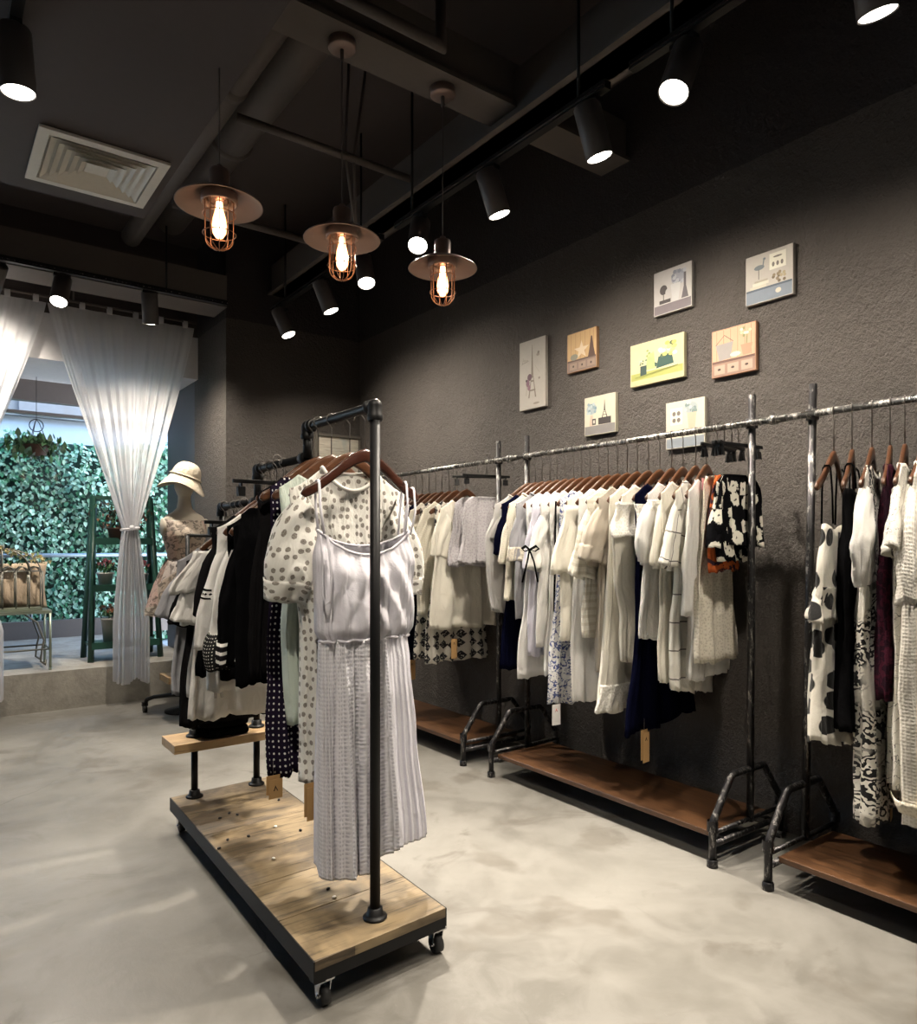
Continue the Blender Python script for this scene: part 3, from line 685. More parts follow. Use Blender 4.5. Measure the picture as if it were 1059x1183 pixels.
def garment(name, cat, label, loc, yaw, mat, L, W=None, D=None, top='shoulder', neck=(.115, .035, .012), amp=.021, K=7, seed=1, hemwave=.006, slant=0.0,
            sleeve=None, group=None, tag=None, hangk='hanger', rail_r=.0135, hlabel=None, hgroup=None, topz=None, straps=None, band=None, ruffle=None,
            nt=72, nr=34, collar=None, hem=None, extra=None, yoke=None, power=.75, gstart=.04, hemband=None):
    sw = .2
    t = thing(name, label, cat, loc, yaw, group)
    W = W or [(0, .205), (.15, .2), (1, .23)]; D = D or [(0, .012), (.1, .018), (.3, .024), (1, .03)]
    tz = topz if topz is not None else (-.135 if hangk == 'clip_hanger' else -.3)
    b = body_mesh(top if top == 'shoulder' else 'flat', L, W, D, neck, amp, K, seed, hemwave, slant, nt, nr, topz=tz, hem=hem, power=power, gstart=gstart)
    b.build('body', mat, t, solid=.0016)
    if sleeve:
        sm_ = sleeve.get('mat', mat); kw = {k: v for k, v in sleeve.items() if k not in ('mat', 'cuff', 'cuffmat', 'sides')}
        for sd in sleeve.get('sides', (-1, 1)):
            sv, Pf = sleeve_mesh(sd, sw, seed=seed, **kw); so = sv.build('sleeve', sm_, t, solid=.0015)
            if sleeve.get('cuff'):
                c = MB(); q0 = 1 - sleeve['cuff']
                def PP(i, j, Pf=Pf): 
                    p = Vector(Pf(i, q0 + (1.0 - q0) * j)); ctr = sum((Vector(Pf(a / 8, q0 + (1.0 - q0) * j)) for a in range(8)), Vector()) / 8
                    return ctr + (p - ctr) * 1.05 + Vector((0, (p - ctr).y * .12, -.003 * j))
                c.grid(PP, 32, 5, wrap=True, uvfn=lambda i, j: (i * .3, j * .08)); c.build('cuff', sleeve.get('cuffmat', sm_), so, solid=.002)
    if top == 'shoulder' and collar:
        c = MB(); nw, df, db = neck; pts = []
        for k in range(40):
            a = 2 * PI * k / 40; x0 = nw * 1.02 * math.cos(a); q = max(0, 1 - (x0 / (nw * 1.02)) ** 2); sn = math.sin(a)
            pts.append((x0, (.5 + 1.2 * q ** .5) * .0125 * (1 if sn > 0 else -1) * abs(sn) ** .3, armz(nw) + .010 - (df if sn < 0 else db) * q ** .8))
        c.tube(pts, collar[0], 8, closed=True); c.build('neckband', collar[1], t)
    if straps:
        for (x, zb) in straps['at']:
            c = MB(); sgn = -1 if x < 0 else 1; xa = x
            za = armz(xa) + .004
            pts = [(x * .98, -.02, zb), (xa, -.018, (za + zb) / 2), (xa, -.0125, za - .006), (xa, -.006, za + .004), (xa, .006, za + .004), (xa, .0125, za - .006), (xa, .016, (za + zb) / 2), (x * .98, .018, zb)]
            c.tube(pts, straps.get('r', .006), 8, flat=.35, up=(1, 0, 0)); c.build('strap', straps.get('mat', mat), t)
    if ruffle:
        for rf in (ruffle if isinstance(ruffle, list) else [ruffle]):
            s0, s1, grow, rmat = rf['s0'], rf['s1'], rf.get('grow', .02), rf.get('mat', mat)
            w0, d0 = lerpt(W, s0) * 1.01, lerpt(D, s0) + .004
            z_at = lambda s: (armz(.1) if top == 'shoulder' else tz) * (1 - s) - L * s
            rb = body_mesh('flat', -z_at(s1), [(0, w0), (1, lerpt(W, s1) + grow)], [(0, d0 + .002), (1, lerpt(D, s1) + .012)], (.1, 0, 0), rf.get('amp', .012), rf.get('K', 11), seed + 5, .006, 0, nt, 12, topz=z_at(s0), gstart=0)
            rb.build(rf.get('name', 'ruffle'), rmat, t, solid=.0015)
    if band:
        s0, s1, bm = band; z_at = lambda s: (armz(.1) if top == 'shoulder' else tz) * (1 - s) - L * s
        bb = body_mesh('flat', -z_at(s1), [(0, lerpt(W, s0) * 1.03), (1, lerpt(W, s1) * 1.03)], [(0, lerpt(D, s0) + amp + .003), (1, lerpt(D, s1) + amp + .003)], (.1, 0, 0), amp * .5, K, seed, 0, 0, nt, 5, topz=z_at(s0), gstart=0)
        bb.build('waistband', bm, t, solid=.0015)
    if tag: tag_part(t, **tag)
    if extra: extra(t)
    if hangk:
        hang(hangk, loc, yaw, hlabel or ('brown wooden hanger holding the ' + label.split(',')[0])[:110], hgroup or 'hangers', rail_r)
    GARM.append(t); return t

# ---- cloth materials
F = {}
F['white'] = fabric('white_cotton', (.78, .765, .73))
F['white2'] = fabric('bright_white_cotton', (.82, .81, .79))
F['cream'] = fabric('cream_chiffon', (.80, .765, .67), sheer=.06)
F['cream2'] = fabric('cream_knit', (.78, .74, .63), 'crochet', (.55, .5, .4))
F['lace'] = fabric('cream_lace', (.74, .69, .58), 'lace', (.5, .45, .36))
F['clace'] = fabric('white_lace', (.84, .82, .76), 'lace', (.6, .57, .5))
F['navy'] = fabric('navy_crepe', (.003, .0035, .012), trans=0)
F['black'] = fabric('black_cotton', (.0045, .0045, .005), trans=0)
F['black2'] = fabric('charcoal_cotton', (.009, .0085, .009), trans=0)
F['grey'] = fabric('grey_jersey', (.33, .33, .35))
F['lgrey'] = fabric('pale_grey_linen', (.47, .46, .45))
F['taupe'] = fabric('taupe_cotton', (.46, .41, .34))
F['lav'] = fabric('lavender_white_cotton', (.66, .65, .75))
F['hero'] = fabric('lavender_seersucker', (.80, .79, .84), 'stripes', (.64, .625, .70), 1.15, trans=.1)
F['heroL'] = fabric('lavender_eyelet', (.84, .83, .87), 'eyelet', (.52, .51, .58), 1.0, trans=.1)
F['herotop'] = fabric('lavender_voile', (.76, .745, .80), trans=.12, sheer=.12)
F['dots'] = fabric('cream_with_grey_dots', (.80, .785, .73), 'dots', (.19, .165, .135), 1.15)
F['navydots'] = fabric('dark_navy_with_white_dots', (.014, .010, .022), 'pindots', (.65, .62, .6), 1.7, trans=0)
F['mint'] = fabric('pale_mint_cotton', (.62, .70, .62))
F['floralblue'] = fabric('white_with_blue_floral', (.74, .74, .74), 'floral', (.06, .085, .24), 2.2)
F['check'] = fabric('white_windowpane_check', (.80, .775, .70), 'check', (.12, .11, .10))
F['tiered'] = fabric('white_tucked_cotton', (.80, .77, .68), 'hstripes', (.66, .62, .52), .7)
F['blackfloral'] = fabric('black_with_white_flowers', (.006, .006, .007), 'flowers', (.70, .67, .58), 1.0, trans=0)
F['paisley'] = fabric('rust_paisley', (.035, .02, .03), 'paisley', (.42, .10, .03), 1.0, trans=0)
F['blots'] = fabric('white_with_black_blots', (.74, .71, .63), 'blots', (.008, .008, .008), .55)
F['baroque'] = fabric('white_with_black_scrolls', (.76, .73, .66), 'baroque', (.008, .008, .009), .8)
F['fans'] = fabric('white_with_black_fans', (.72, .69, .62), 'fans', (.02, .02, .025), .6)
F['scribble'] = fabric('cream_with_fine_lines', (.78, .76, .69), 'scribble', (.09, .09, .09), 1.0)
F['waffle'] = fabric('white_waffle_cotton', (.76, .73, .67), 'crochet', (.56, .53, .46), .8)
F['lilaclace'] = fabric('lilac_lace', (.50, .48, .50), 'lace', (.34, .32, .35), .8)
F['blackcrochet'] = fabric('black_and_white_crochet', (.02, .02, .02), 'pindots', (.7, .68, .62), 2.6, trans=0)
F['bandstripe'] = fabric('black_with_white_bands', (.016, .015, .017), 'hstripes', (.78, .76, .72), .9, trans=0)
F['maroon'] = fabric('dark_maroon_print', (.02, .009, .014), 'floral', (.05, .012, .022), 1.2, trans=0)
F['patch'] = fabric('muted_floral_patchwork', (.4, .32, .27), 'patchwork')
F['sheer'] = fabric('sheer_white_voile', (.86, .86, .88), sheer=.22, trans=.5, rough=.9)
F['straw'] = fabric('cream_felt', (.56, .49, .38), trans=0, weave=400)
F['burlap'] = fabric('tan_burlap', (.42, .33, .24), trans=0, weave=300)
# ------------------------------------------------------------------ garments on the middle wall rack (far to near)
MG, MH = 'clothes on the middle wall rack', 'hangers on the middle wall rack'
def S(**k): return k
mid = [
 # y, name, cat, label, mat, L, opts
 (2.985, 'blouse', 'blouse', 'pale grey cap-sleeve blouse with side ties at the far end of the middle rack', 'lgrey', .86, S(yaw=-20, W=[(0, .2), (.12, .21), (.3, .25), (1, .23)], sleeve=S(Ls=.14, r0=.08, r1=.07, ang=40), collar=(.006, 'lgrey'))),
 (2.93, 'dress', 'dress', 'long navy dress under a cream knit yoke, far end of the middle rack', 'navy', 1.16, S(yaw=-18, W=[(0, .2), (.2, .2), (.5, .17), (1, .22)], sleeve=S(Ls=.22, r0=.085, r1=.07, ang=22), amp=.014)),
 (2.875, 'sweater', 'sweater', 'short cream open-knit top in front of the long navy dress', 'cream2', .79, S(yaw=-15, W=[(0, .2), (.2, .22), (1, .23)], sleeve=S(Ls=.27, r0=.09, r1=.085, ang=20), collar=(.007, 'cream2'))),
 (2.815, 't_shirt', 't-shirt', 'grey tee with lace on its short sleeves, over a long white skirt', 'grey', .88, S(yaw=-14, sleeve=S(Ls=.25, r0=.09, r1=.085, ang=20, cuff=.3, cuffmat='lace'), collar=(.006, 'grey'))),
 (2.76, 'dress', 'dress', 'long plain white dress showing below the grey tee', 'white2', 1.18, S(yaw=-12, W=[(0, .19), (.3, .18), (1, .235)], amp=.013)),
 (2.70, 'shirt', 'shirt', 'pale lavender long shirt hanging among white tops', 'lav', 1.06, S(yaw=-12, W=[(0, .2), (.3, .205), (1, .22)], sleeve=S(Ls=.3, r0=.085, r1=.075, ang=18))),
 (2.64, 'blouse', 'blouse', 'white blouse with a black bow tied at its flared sleeve', 'white', 1.0, S(yaw=-10, sleeve=S(Ls=.30, r0=.085, r1=.1, ang=24, amp=.014), ex='bow')),
 (2.585, 'tunic', 'tunic', 'long white tunic edged with black piping', 'white', 1.14, S(yaw=-8, W=[(0, .2), (.3, .19), (1, .24)], ex='piping')),
 (2.525, 'dress', 'dress', 'white dress with blue flowers and a white tag with a red mark', 'floralblue', 1.27, S(yaw=-7, W=[(0, .19), (.3, .2), (1, .255)], tag=dict(x=-.235, y=-.03, z=-1.27, mat='white_card', n=1, size=(.05, .1)))),
 (2.465, 'blouse', 'blouse', 'sheer cream strappy blouse in two flared tiers', 'cream', .95, S(yaw=-6, W=[(0, .2), (.3, .24), (1, .27)], amp=.016, ruffle=[S(s0=.12, s1=.56, grow=.05)], neck=(.12, .12, .05))),
 (2.405, 'skirt_dress', 'dress', 'long white pleated dress below the sheer cream blouse', 'white2', 1.24, S(yaw=-4, W=[(0, .19), (.3, .2), (1, .25)], amp=.018, K=9)),
 (2.345, 'blouse', 'blouse', 'cream blouse with rows of tucks on its wide sleeves', 'tiered', .93, S(yaw=-2, sleeve=S(Ls=.33, r0=.1, r1=.115, ang=26, amp=.014, mat='tiered'))),
 (2.285, 'shirt', 'shirt', 'taupe shirt with its sleeve tied in a big knot', 'taupe', 1.08, S(yaw=0, W=[(0, .2), (.3, .19), (1, .2)], sleeve=S(Ls=.26, r0=.09, r1=.115, ang=34, puff=.012, amp=.018, cuff=.28))),
 (2.225, 'dress', 'dress', 'long cream dress with a scalloped lace hem', 'cream', 1.25, S(yaw=2, W=[(0, .2), (.3, .2), (1, .26)], amp=.017, K=8, hemband=1, ruffle=[S(s0=.88, s1=1.0, rmat='clace', grow=.02)])),
 (2.16, 'blouse', 'blouse', 'cream blouse with a lace yoke and drooping batwing sleeve', 'cream', 1.02, S(yaw=4, W=[(0, .2), (.18, .26), (.5, .25), (.75, .2), (1, .2)], amp=.016, ruffle=[S(s0=.11, s1=.30, rmat='clace', grow=.02, amp=.016)])),
 (2.095, 'dress', 'dress', 'long navy dress with a white lace collar and kraft tags at the hem', 'navy', 1.30, S(yaw=6, W=[(0, .2), (.3, .185), (.6, .20), (1, .28)], amp=.018, slant=.02, ruffle=[S(s0=.09, s1=.20, rmat='clace', grow=.0, amp=.014)], tag=dict(x=-.19, y=-.04, z=-1.30, n=2, size=(.05, .13)))),
 (2.03, 'blouse', 'blouse', 'white blouse with puffed short sleeves over the navy dress', 'white', .90, S(yaw=8, sleeve=S(Ls=.25, r0=.095, r1=.075, ang=24, puff=.03, amp=.012), ruffle=[S(s0=.12, s1=.28, rmat='clace', grow=.01, amp=.015)])),
 (1.97, 'blouse', 'blouse', 'smooth cream blouse with a dark round button at the neck', 'cream', 1.07, S(yaw=10, W=[(0, .2), (.3, .21), (1, .235)], sleeve=S(Ls=.26, r0=.09, r1=.09, ang=18), ex='button')),
 (1.905, 'shirt', 'shirt', 'white shirt with thin black windowpane lines and a flared ruffle sleeve', 'check', 1.13, S(yaw=12, W=[(0, .2), (.3, .2), (1, .205)], sleeve=S(Ls=.27, r0=.09, r1=.125, ang=28, amp=.02), slant=-.03)),
 (1.85, 'cardigan', 'cardigan', 'plain white cardigan with a small pink neck label', 'white', 1.05, S(yaw=14, W=[(0, .2), (.3, .2), (1, .2)], sleeve=S(Ls=.46, r0=.085, r1=.055, ang=9), ex='pinklabel')),
]
def black_bow(t):
    m = MB(); x, z = -.30, -.52
    for s_ in (-1, 1):
        m.tube([(x, -.05, z), (x + s_ * .03, -.062, z + .018), (x + s_ * .05, -.06, z + .006), (x + s_ * .03, -.055, z - .008), (x, -.05, z)], .006, 6, flat=.3)
        m.tube([(x, -.05, z), (x + s_ * .02, -.06, z - .06), (x + s_ * .045, -.055, z - .16)], .005, 6, flat=.3)
    m.build('bow', F['black'], t)
def piping(t):
    m = MB()
    for x in (-.205, -.03): m.tube([(x + .02, -.034, -.28), (x + .01, -.04, -.5), (x - .002, -.05, -.8), (x - .02, -.052, -1.1)], .005, 6)
    m.build('piping', F['black'], t)
def button(t):
    m = MB(); m.ball((-.10, -.042, -.26), .014, n=8, sq=(.9, .4, 1.2)); m.build('button', M['black'], t)
def pinkl(t):
    m = MB(); m.box((-.12, -.032, -.245), (.032, .004, .05)); m.build('neck_label', plain('pink_label', (.6, .25, .27), .7), t)
EX = dict(bow=black_bow, piping=piping, button=button, pinklabel=pinkl)
def put(rows, x, z, rail_r, grp, hgrp, where):
    for i, (y, name, cat, label, mat, L, o) in enumerate(rows):
        o = dict(o); yaw = o.pop('yaw', 0); o.pop('hemband', 0)
        hl = o.pop('hl', None) or ('wooden hanger carrying the ' + label)
        if o.get('sleeve'):
            sv = dict(o['sleeve'])
            for k in ('mat', 'cuffmat'):
                if k in sv: sv[k] = F[sv[k]]
            o['sleeve'] = sv
        if o.get('ruffle'): o['ruffle'] = [dict(r, **({'rmat': F[r['rmat']]} if 'rmat' in r else {})) for r in o['ruffle']]
        for r in o.get('ruffle', []): r['mat'] = r.pop('rmat', F[mat])
        if o.get('collar'): o['collar'] = (o['collar'][0], F[o['collar'][1]])
        if o.get('band'): o['band'] = (o['band'][0], o['band'][1], F[o['band'][2]])
        ex = o.pop('ex', None); xx = o.pop('x', x)
        w = hl.split(); hl = ' '.join(w[:15])
        garment(name, cat, label, (xx, y, z), R(yaw), F[mat], L, seed=i * 13 + len(rows), group=grp, rail_r=rail_r, hlabel=hl, hgroup=hgrp, extra=EX.get(ex) if isinstance(ex, str) else ex, **o)
put(mid, RX, RZ, .0135, MG, MH, '')
clipm = [
 (1.80, 'dress', 'dress', 'long cream lace dress pinned on a black bar hanger at the near end', 'lace', .98, S(yaw=12, hangk='clip_hanger', hl='black clip hanger holding the long cream lace dress', W=[(0, .14), (.3, .16), (1, .19)], D=[(0, .012), (1, .03)], neck=(.1, 0, 0), nt=72)),
 (1.765, 'scarf_skirt', 'skirt', 'rust and black paisley wrap skirt on a clip hanger', 'paisley', .60, S(yaw=17, hangk='clip_hanger', hl='black clip hanger holding the rust paisley skirt', W=[(0, .14), (.3, .15), (1, .16)], D=[(0, .012), (1, .025)], neck=(.1, 0, 0), amp=.01)),
 (1.73, 'shorts', 'shorts', 'black shorts with large white flowers, left of the pair beside the rack post', 'blackfloral', .56, S(yaw=15, hangk='clip_hanger', hl='black clip hanger holding the left pair of black flowered shorts', W=[(0, .145), (.3, .15), (1, .17)], D=[(0, .012), (1, .03)], neck=(.1, 0, 0), amp=.014)),
 (1.70, 'shorts', 'shorts', 'black shorts with white flowers, right of the pair, behind the rack post', 'blackfloral', .50, S(yaw=-3, hangk='clip_hanger', hl='black clip hanger holding the right pair of black flowered shorts', W=[(0, .145), (.3, .155), (1, .18)], D=[(0, .012), (1, .04)], neck=(.1, 0, 0), amp=.016)),
]
put(clipm, RX, RZ, .0135, MG, MH, '')
# ---- right rack (far to near), hangers nearly edge-on
RG, RH = 'spaced clothes on the right rack', 'hangers on the right rack'
def YR(u): return onX(u, 480, RX).y
right = [
 (YR(963), 'dress', 'dress', 'white asymmetric dress with big black ink dots and black straps', 'blots', 1.22, S(yaw=13, topz=-.42, top='flat', neck=(.1, .03, .03), W=[(0, .13), (.2, .19), (.6, .22), (1, .26)], D=[(0, .02), (.3, .03), (1, .045)], amp=.018, slant=-.05, straps=dict(at=[(-.1, -.42), (.1, -.42)], mat='black', r=.008), ruffle=[S(s0=.28, s1=.42, grow=.04)])),
 (YR(984), 'slip_dress', 'dress', 'plain black slip dress between the ink-dot dress and the scroll print one', 'black', 1.12, S(yaw=20, topz=-.3, top='flat', neck=(.1, .03, .03), W=[(0, .14), (.3, .17), (1, .24)], D=[(0, .025), (.3, .03), (1, .05)], straps=dict(at=[(-.1, -.3), (.1, -.3)], mat='black', r=.009), amp=.014)),
 (YR(1007), 'dress', 'dress', 'white long dress with black scroll embroidery and plain puffed sleeves', 'baroque', 1.42, S(yaw=17, W=[(0, .17), (.3, .19), (1, .24)], D=[(0, .012), (.2, .028), (1, .05)], amp=.016, sleeve=S(Ls=.30, r0=.085, r1=.06, ang=12, puff=.02, amp=.018, K=8, mat='white'), tag=dict(x=.1, y=-.05, z=-1.40, n=1, size=(.06, .09)))),
 (YR(1028), 'top', 'top', 'dark maroon flowered top showing behind the fine-line blouse', 'maroon', 1.0, S(yaw=20, W=[(0, .19), (.3, .19), (1, .21)], D=[(0, .012), (.2, .025), (1, .035)])),
 (YR(1045), 'blouse', 'blouse', 'cream blouse with fine dark lines and a ruffled shoulder', 'scribble', 1.28, S(yaw=17, W=[(0, .19), (.3, .2), (1, .22)], D=[(0, .012), (.2, .03), (1, .04)], sleeve=S(Ls=.2, r0=.1, r1=.13, ang=34, amp=.022), amp=.014)),
 (YR(1066), 'smock', 'smock', 'wide white waffle smock with a drawstring, cut off at the right edge', 'waffle', 1.38, S(yaw=14, W=[(0, .2), (.2, .25), (.45, .27), (1, .25)], D=[(0, .012), (.2, .04), (1, .06)], sleeve=S(Ls=.36, r0=.11, r1=.10, ang=20, puff=.02), amp=.018, band=(.93, .97, 'lace'))),
]
right = [(a, b, c_, d, e, f, {**g_, **({'straps': dict(g_['straps'], mat=F[g_['straps']['mat']])} if 'straps' in g_ else {})}) for (a, b, c_, d, e, f, g_) in right]
put(right, RX, RZ, .0135, RG, RH, '')
# ---- far rack
FG, FH = 'clothes on the far wall rack', 'hangers on the far wall rack'
far = [
 (4.30, 'blouse', 'blouse', 'white blouse at the far end of the far rack, behind the dotted dress', 'white', .95, S(sleeve=S(Ls=.26, r0=.09, r1=.08, ang=22))),
 (4.21, 'blouse', 'blouse', 'white ruffled blouse second from the far end of the far rack', 'white2', 1.0, S(sleeve=S(Ls=.26, r0=.09, r1=.09, ang=22))),
 (4.13, 'shirt', 'shirt', 'pale lavender shirt on the far rack just right of the sundress', 'lav', 1.05, S(sleeve=S(Ls=.32, r0=.09, r1=.08, ang=18))),
 (4.05, 'dress', 'dress', 'cream dress with small grey dots low on the far rack', 'dots', 1.22, S()),
 (3.97, 'dress', 'dress', 'narrow navy dress between pale blouses on the far rack', 'navy', 1.24, S(sleeve=S(Ls=.2, r0=.085, r1=.08, ang=22), tag=dict(x=-.16, y=-.04, z=-1.24, n=1, size=(.05, .13)))),
 (3.89, 'blouse', 'blouse', 'cream short-sleeved blouse above a fan-print skirt on the far rack', 'cream', .72, S(sleeve=S(Ls=.26, r0=.095, r1=.1, ang=26), W=[(0, .2), (.2, .22), (1, .25)])),
 (3.82, 'skirt', 'dress', 'white dress printed with black fans, left one on the far rack', 'fans', 1.22, S(W=[(0, .17), (.3, .17), (1, .23)])),
 (3.74, 'blouse', 'blouse', 'cream boxy tee in the middle of the far rack', 'cream2', .93, S(sleeve=S(Ls=.3, r0=.1, r1=.11, ang=18), W=[(0, .2), (.2, .24), (1, .25)])),
 (3.555, 'blouse', 'blouse', 'plain cream long tee beside the lilac lace skirt on the far rack', 'cream', 1.0, S(sleeve=S(Ls=.24, r0=.1, r1=.1, ang=24), W=[(0, .2), (.2, .24), (1, .28)], tag=dict(x=-.14, y=-.06, z=-1.06, n=1, size=(.045, .12)))),
 (3.66, 'skirt', 'dress', 'white dress printed with black fans, right one on the far rack', 'fans', 1.22, S(W=[(0, .17), (.3, .17), (1, .25)])),
 (3.44, 'lace_skirt', 'skirt', 'lilac grey lace skirt, left one clipped on the far rack', 'lilaclace', .62, S(yaw=-25, hangk='clip_hanger', hl='black clip hanger holding the left lilac lace skirt', W=[(0, .145), (.3, .16), (1, .19)], D=[(0, .012), (1, .035)], neck=(.1, 0, 0))),
 (3.36, 'lace_skirt', 'skirt', 'lilac grey lace skirt, right one clipped nearest the far rack post', 'lilaclace', .60, S(yaw=-10, hangk='clip_hanger', hl='black clip hanger holding the right lilac lace skirt', W=[(0, .145), (.3, .16), (1, .18)], D=[(0, .012), (1, .035)], neck=(.1, 0, 0))),
]
put(far, RX, RZ, .0135, FG, FH, '')

# ---- centre rack (far to near): shorter hooks
HZ0 = -.122
CG, CH = 'clothes on the rolling rack', 'hangers on the rolling rack'
X0 = 1.075
low = [
 (3.14, 'top', 'top', 'pale grey short-sleeved tee at the far left end of the rolling rack', 'grey', .80, S(sleeve=S(Ls=.20, r0=.085, r1=.085, ang=42), W=[(0, .2), (.3, .21), (1, .22)], x=X0 - .02)),
 (3.075, 'top', 'top', 'charcoal black tee beside the pale grey tee on the rolling rack', 'black2', .92, S(sleeve=S(Ls=.22, r0=.085, r1=.085, ang=38), W=[(0, .2), (.3, .2), (1, .21)])),
 (3.02, 'dress', 'dress', 'long pale denim-grey dress partly hidden by the white tunic', 'lgrey', .80, S(W=[(0, .18), (.3, .18), (1, .2)])),
 (2.965, 'tunic', 'tunic', 'long white tunic with tied ribbons down its side and layered frill sleeves', 'white', .88, S(sleeve=S(Ls=.20, r0=.09, r1=.105, ang=36, amp=.014), W=[(0, .2), (.25, .2), (1, .22)], ruffle=[S(s0=.02, s1=.26, grow=.09, amp=.016), S(s0=.2, s1=.44, grow=.05, amp=.016)], ex='ties', yaw=-4)),
 (2.87, 'shorts', 'skirt', 'black skirt on a wooden clip hanger left of the banded white blouse', 'black', .68, S(hangk='clip_hanger', hl='clip hanger holding the black skirt on the rolling rack', W=[(0, .145), (.3, .15), (1, .19)], D=[(0, .012), (1, .04)], neck=(.1, 0, 0), x=X0 - .03)),
]
def ties(t):
    m = MB()
    for (x, z) in ((-.14, -.58), (-.13, -.68)):
        for s_ in (-1, 1): m.tube([(x, -.06, z), (x + .02 * s_, -.07, z + .012), (x + .035 * s_, -.066, z - .006)], .004, 6, flat=.4)
        for dx in (0, .02): m.tube([(x, -.062, z), (x + dx, -.07, z - .05), (x + dx * 1.3, -.066, z - .11)], .006, 6, flat=.3)
    m.build('ribbon_ties', F['lgrey'], t)
EX['ties'] = ties
put(low, X0, R3, .0155, CG, CH, '')
mid2 = [
 (2.74, 't_shirt', 't-shirt', 'black tee with wide sleeves behind the banded white blouse', 'black2', .78, S(sleeve=S(Ls=.28, r0=.09, r1=.09, ang=20))),
 (2.67, 'blouse', 'blouse', 'white blouse with a black geometric band round the sleeve', 'white', .84, S(sleeve=S(Ls=.36, r0=.085, r1=.095, ang=16, amp=.012, sides=(1,)), ex='bandsleeve', W=[(0, .2), (.3, .2), (1, .22)], yaw=-4)),
 (2.605, 'blouse', 'blouse', 'black blouse with a puffed crochet cuff hanging low', 'black', .80, S(W=[(0, .19), (.3, .19), (1, .2)], ex='crochetcuff')),
 (2.54, 'sweater', 'sweater', 'black sweater with thin white bands around the cuff', 'black', .78, S(sleeve=S(Ls=.44, r0=.085, r1=.075, ang=9, cuff=.2, cuffmat='bandstripe', puff=.01), W=[(0, .19), (.3, .19), (1, .2)], collar=(.006, 'white'))),
 (2.46, 'trousers', 'trousers', 'long straight black trousers on a clip hanger', 'black', .79, S(hangk='clip_hanger', hl='clip hanger holding the long black trousers', W=[(0, .13), (.3, .15), (1, .15)], D=[(0, .012), (.2, .025), (1, .03)], neck=(.1, 0, 0), amp=.008, x=X0 - .06)),
]
def bandsleeve(t):
    sv, Pf = sleeve_mesh(-1, .2, .40, r0=.085, r1=.10, ang=16, seed=77, amp=.012); so = sv.build('sleeve', F['white'], t, solid=.0015)
    for q in (.42, .50):
        c = MB(); 
        def PP(i, j, q=q):
            p = Vector(Pf(i, q + .018 * j)); ctr = sum((Vector(Pf(a / 8, q + .018 * j)) for a in range(8)), Vector()) / 8; return ctr + (p - ctr) * 1.03 + Vector((0, (p - ctr).y * .06, 0))
        c.grid(PP, 32, 1, wrap=True, uvfn=lambda i, j: (i, j)); c.build('band', F['black'], so)
    c = MB()
    for k in range(22):
        i = k / 22; p = Vector(Pf(i, .455)); p2 = Vector(Pf(i, .48)); p3 = Vector(Pf(i + .02, .467)); p4 = Vector(Pf(i - .02, .467)); ctr = sum((Vector(Pf(a / 8, .467)) for a in range(8)), Vector()) / 8
        c.add([ctr + (q - ctr) * 1.04 for q in (p, p3, p2, p4)], [(0, 1, 2, 3)])
    c.build('geometric_band', F['black'], so)
def crochetcuff(t):
    sv, Pf = sleeve_mesh(-1, .2, .46, r0=.085, r1=.07, ang=13, seed=78, amp=.01); so = sv.build('sleeve', F['white'], t, solid=.0015)
    c = MB()
    def PP(i, j):
        q = .72 + .30 * j; p = Vector(Pf(i, q)); ctr = sum((Vector(Pf(a / 8, q)) for a in range(8)), Vector()) / 8; return ctr + (p - ctr) * (1.1 + .35 * math.sin(PI * j))
    c.grid(PP, 36, 10, wrap=True, uvfn=lambda i, j: (i * .45, j * .14)); c.build('crochet_cuff', F['blackcrochet'], so, solid=.002)
EX['bandsleeve'] = bandsleeve; EX['crochetcuff'] = crochetcuff
put(mid2, X0, R2, .0155, CG, CH, '')
top_ = [
 (2.285, 'jacket', 'jacket', 'charcoal jacket with a long narrow sleeve behind the dotted dress', 'black2', .80, S(sleeve=S(Ls=.56, r0=.08, r1=.05, ang=6), W=[(0, .2), (.3, .19), (1, .17)], x=X0)),
 (2.225, 'dress', 'dress', 'dark navy dress with tiny white dots hanging behind the cream dotted dress', 'navydots', 1.15, S(W=[(0, .17), (.3, .16), (.45, .165), (1, .18)], D=[(0, .012), (.2, .03), (1, .05)], amp=.018, K=8, tag=dict(x=-.18, y=-.05, z=-1.14, n=2, size=(.045, .06)), x=X0 - .01)),
 (2.15, 'shirt', 'shirt', 'thin pale mint shirt showing only as a strip beside the dotted dress', 'mint', .98, S(W=[(0, .18), (.3, .15), (1, .16)])),
 (2.06, 'dress', 'dress', 'cream dress with grey-brown dots and puffed elbow sleeves', 'dots', 1.135, S(sleeve=S(Ls=.29, r0=.095, r1=.085, ang=24, puff=.02, ythick=.55, amp=.012, cuff=.2, K=7), W=[(0, .205), (.12, .2), (.3, .185), (.5, .165), (1, .165)], D=[(0, .012), (.12, .02), (.3, .04), (1, .05)], neck=(.095, .07, .015), amp=.018, K=8, nt=120, nr=60, collar=(.006, 'dots'), tag=dict(x=-.15, y=-.05, z=-1.13, n=2, size=(.06, .10)), x=X0 + .02)),
]
put(top_, X0, R1, .0155, CG, CH, '')
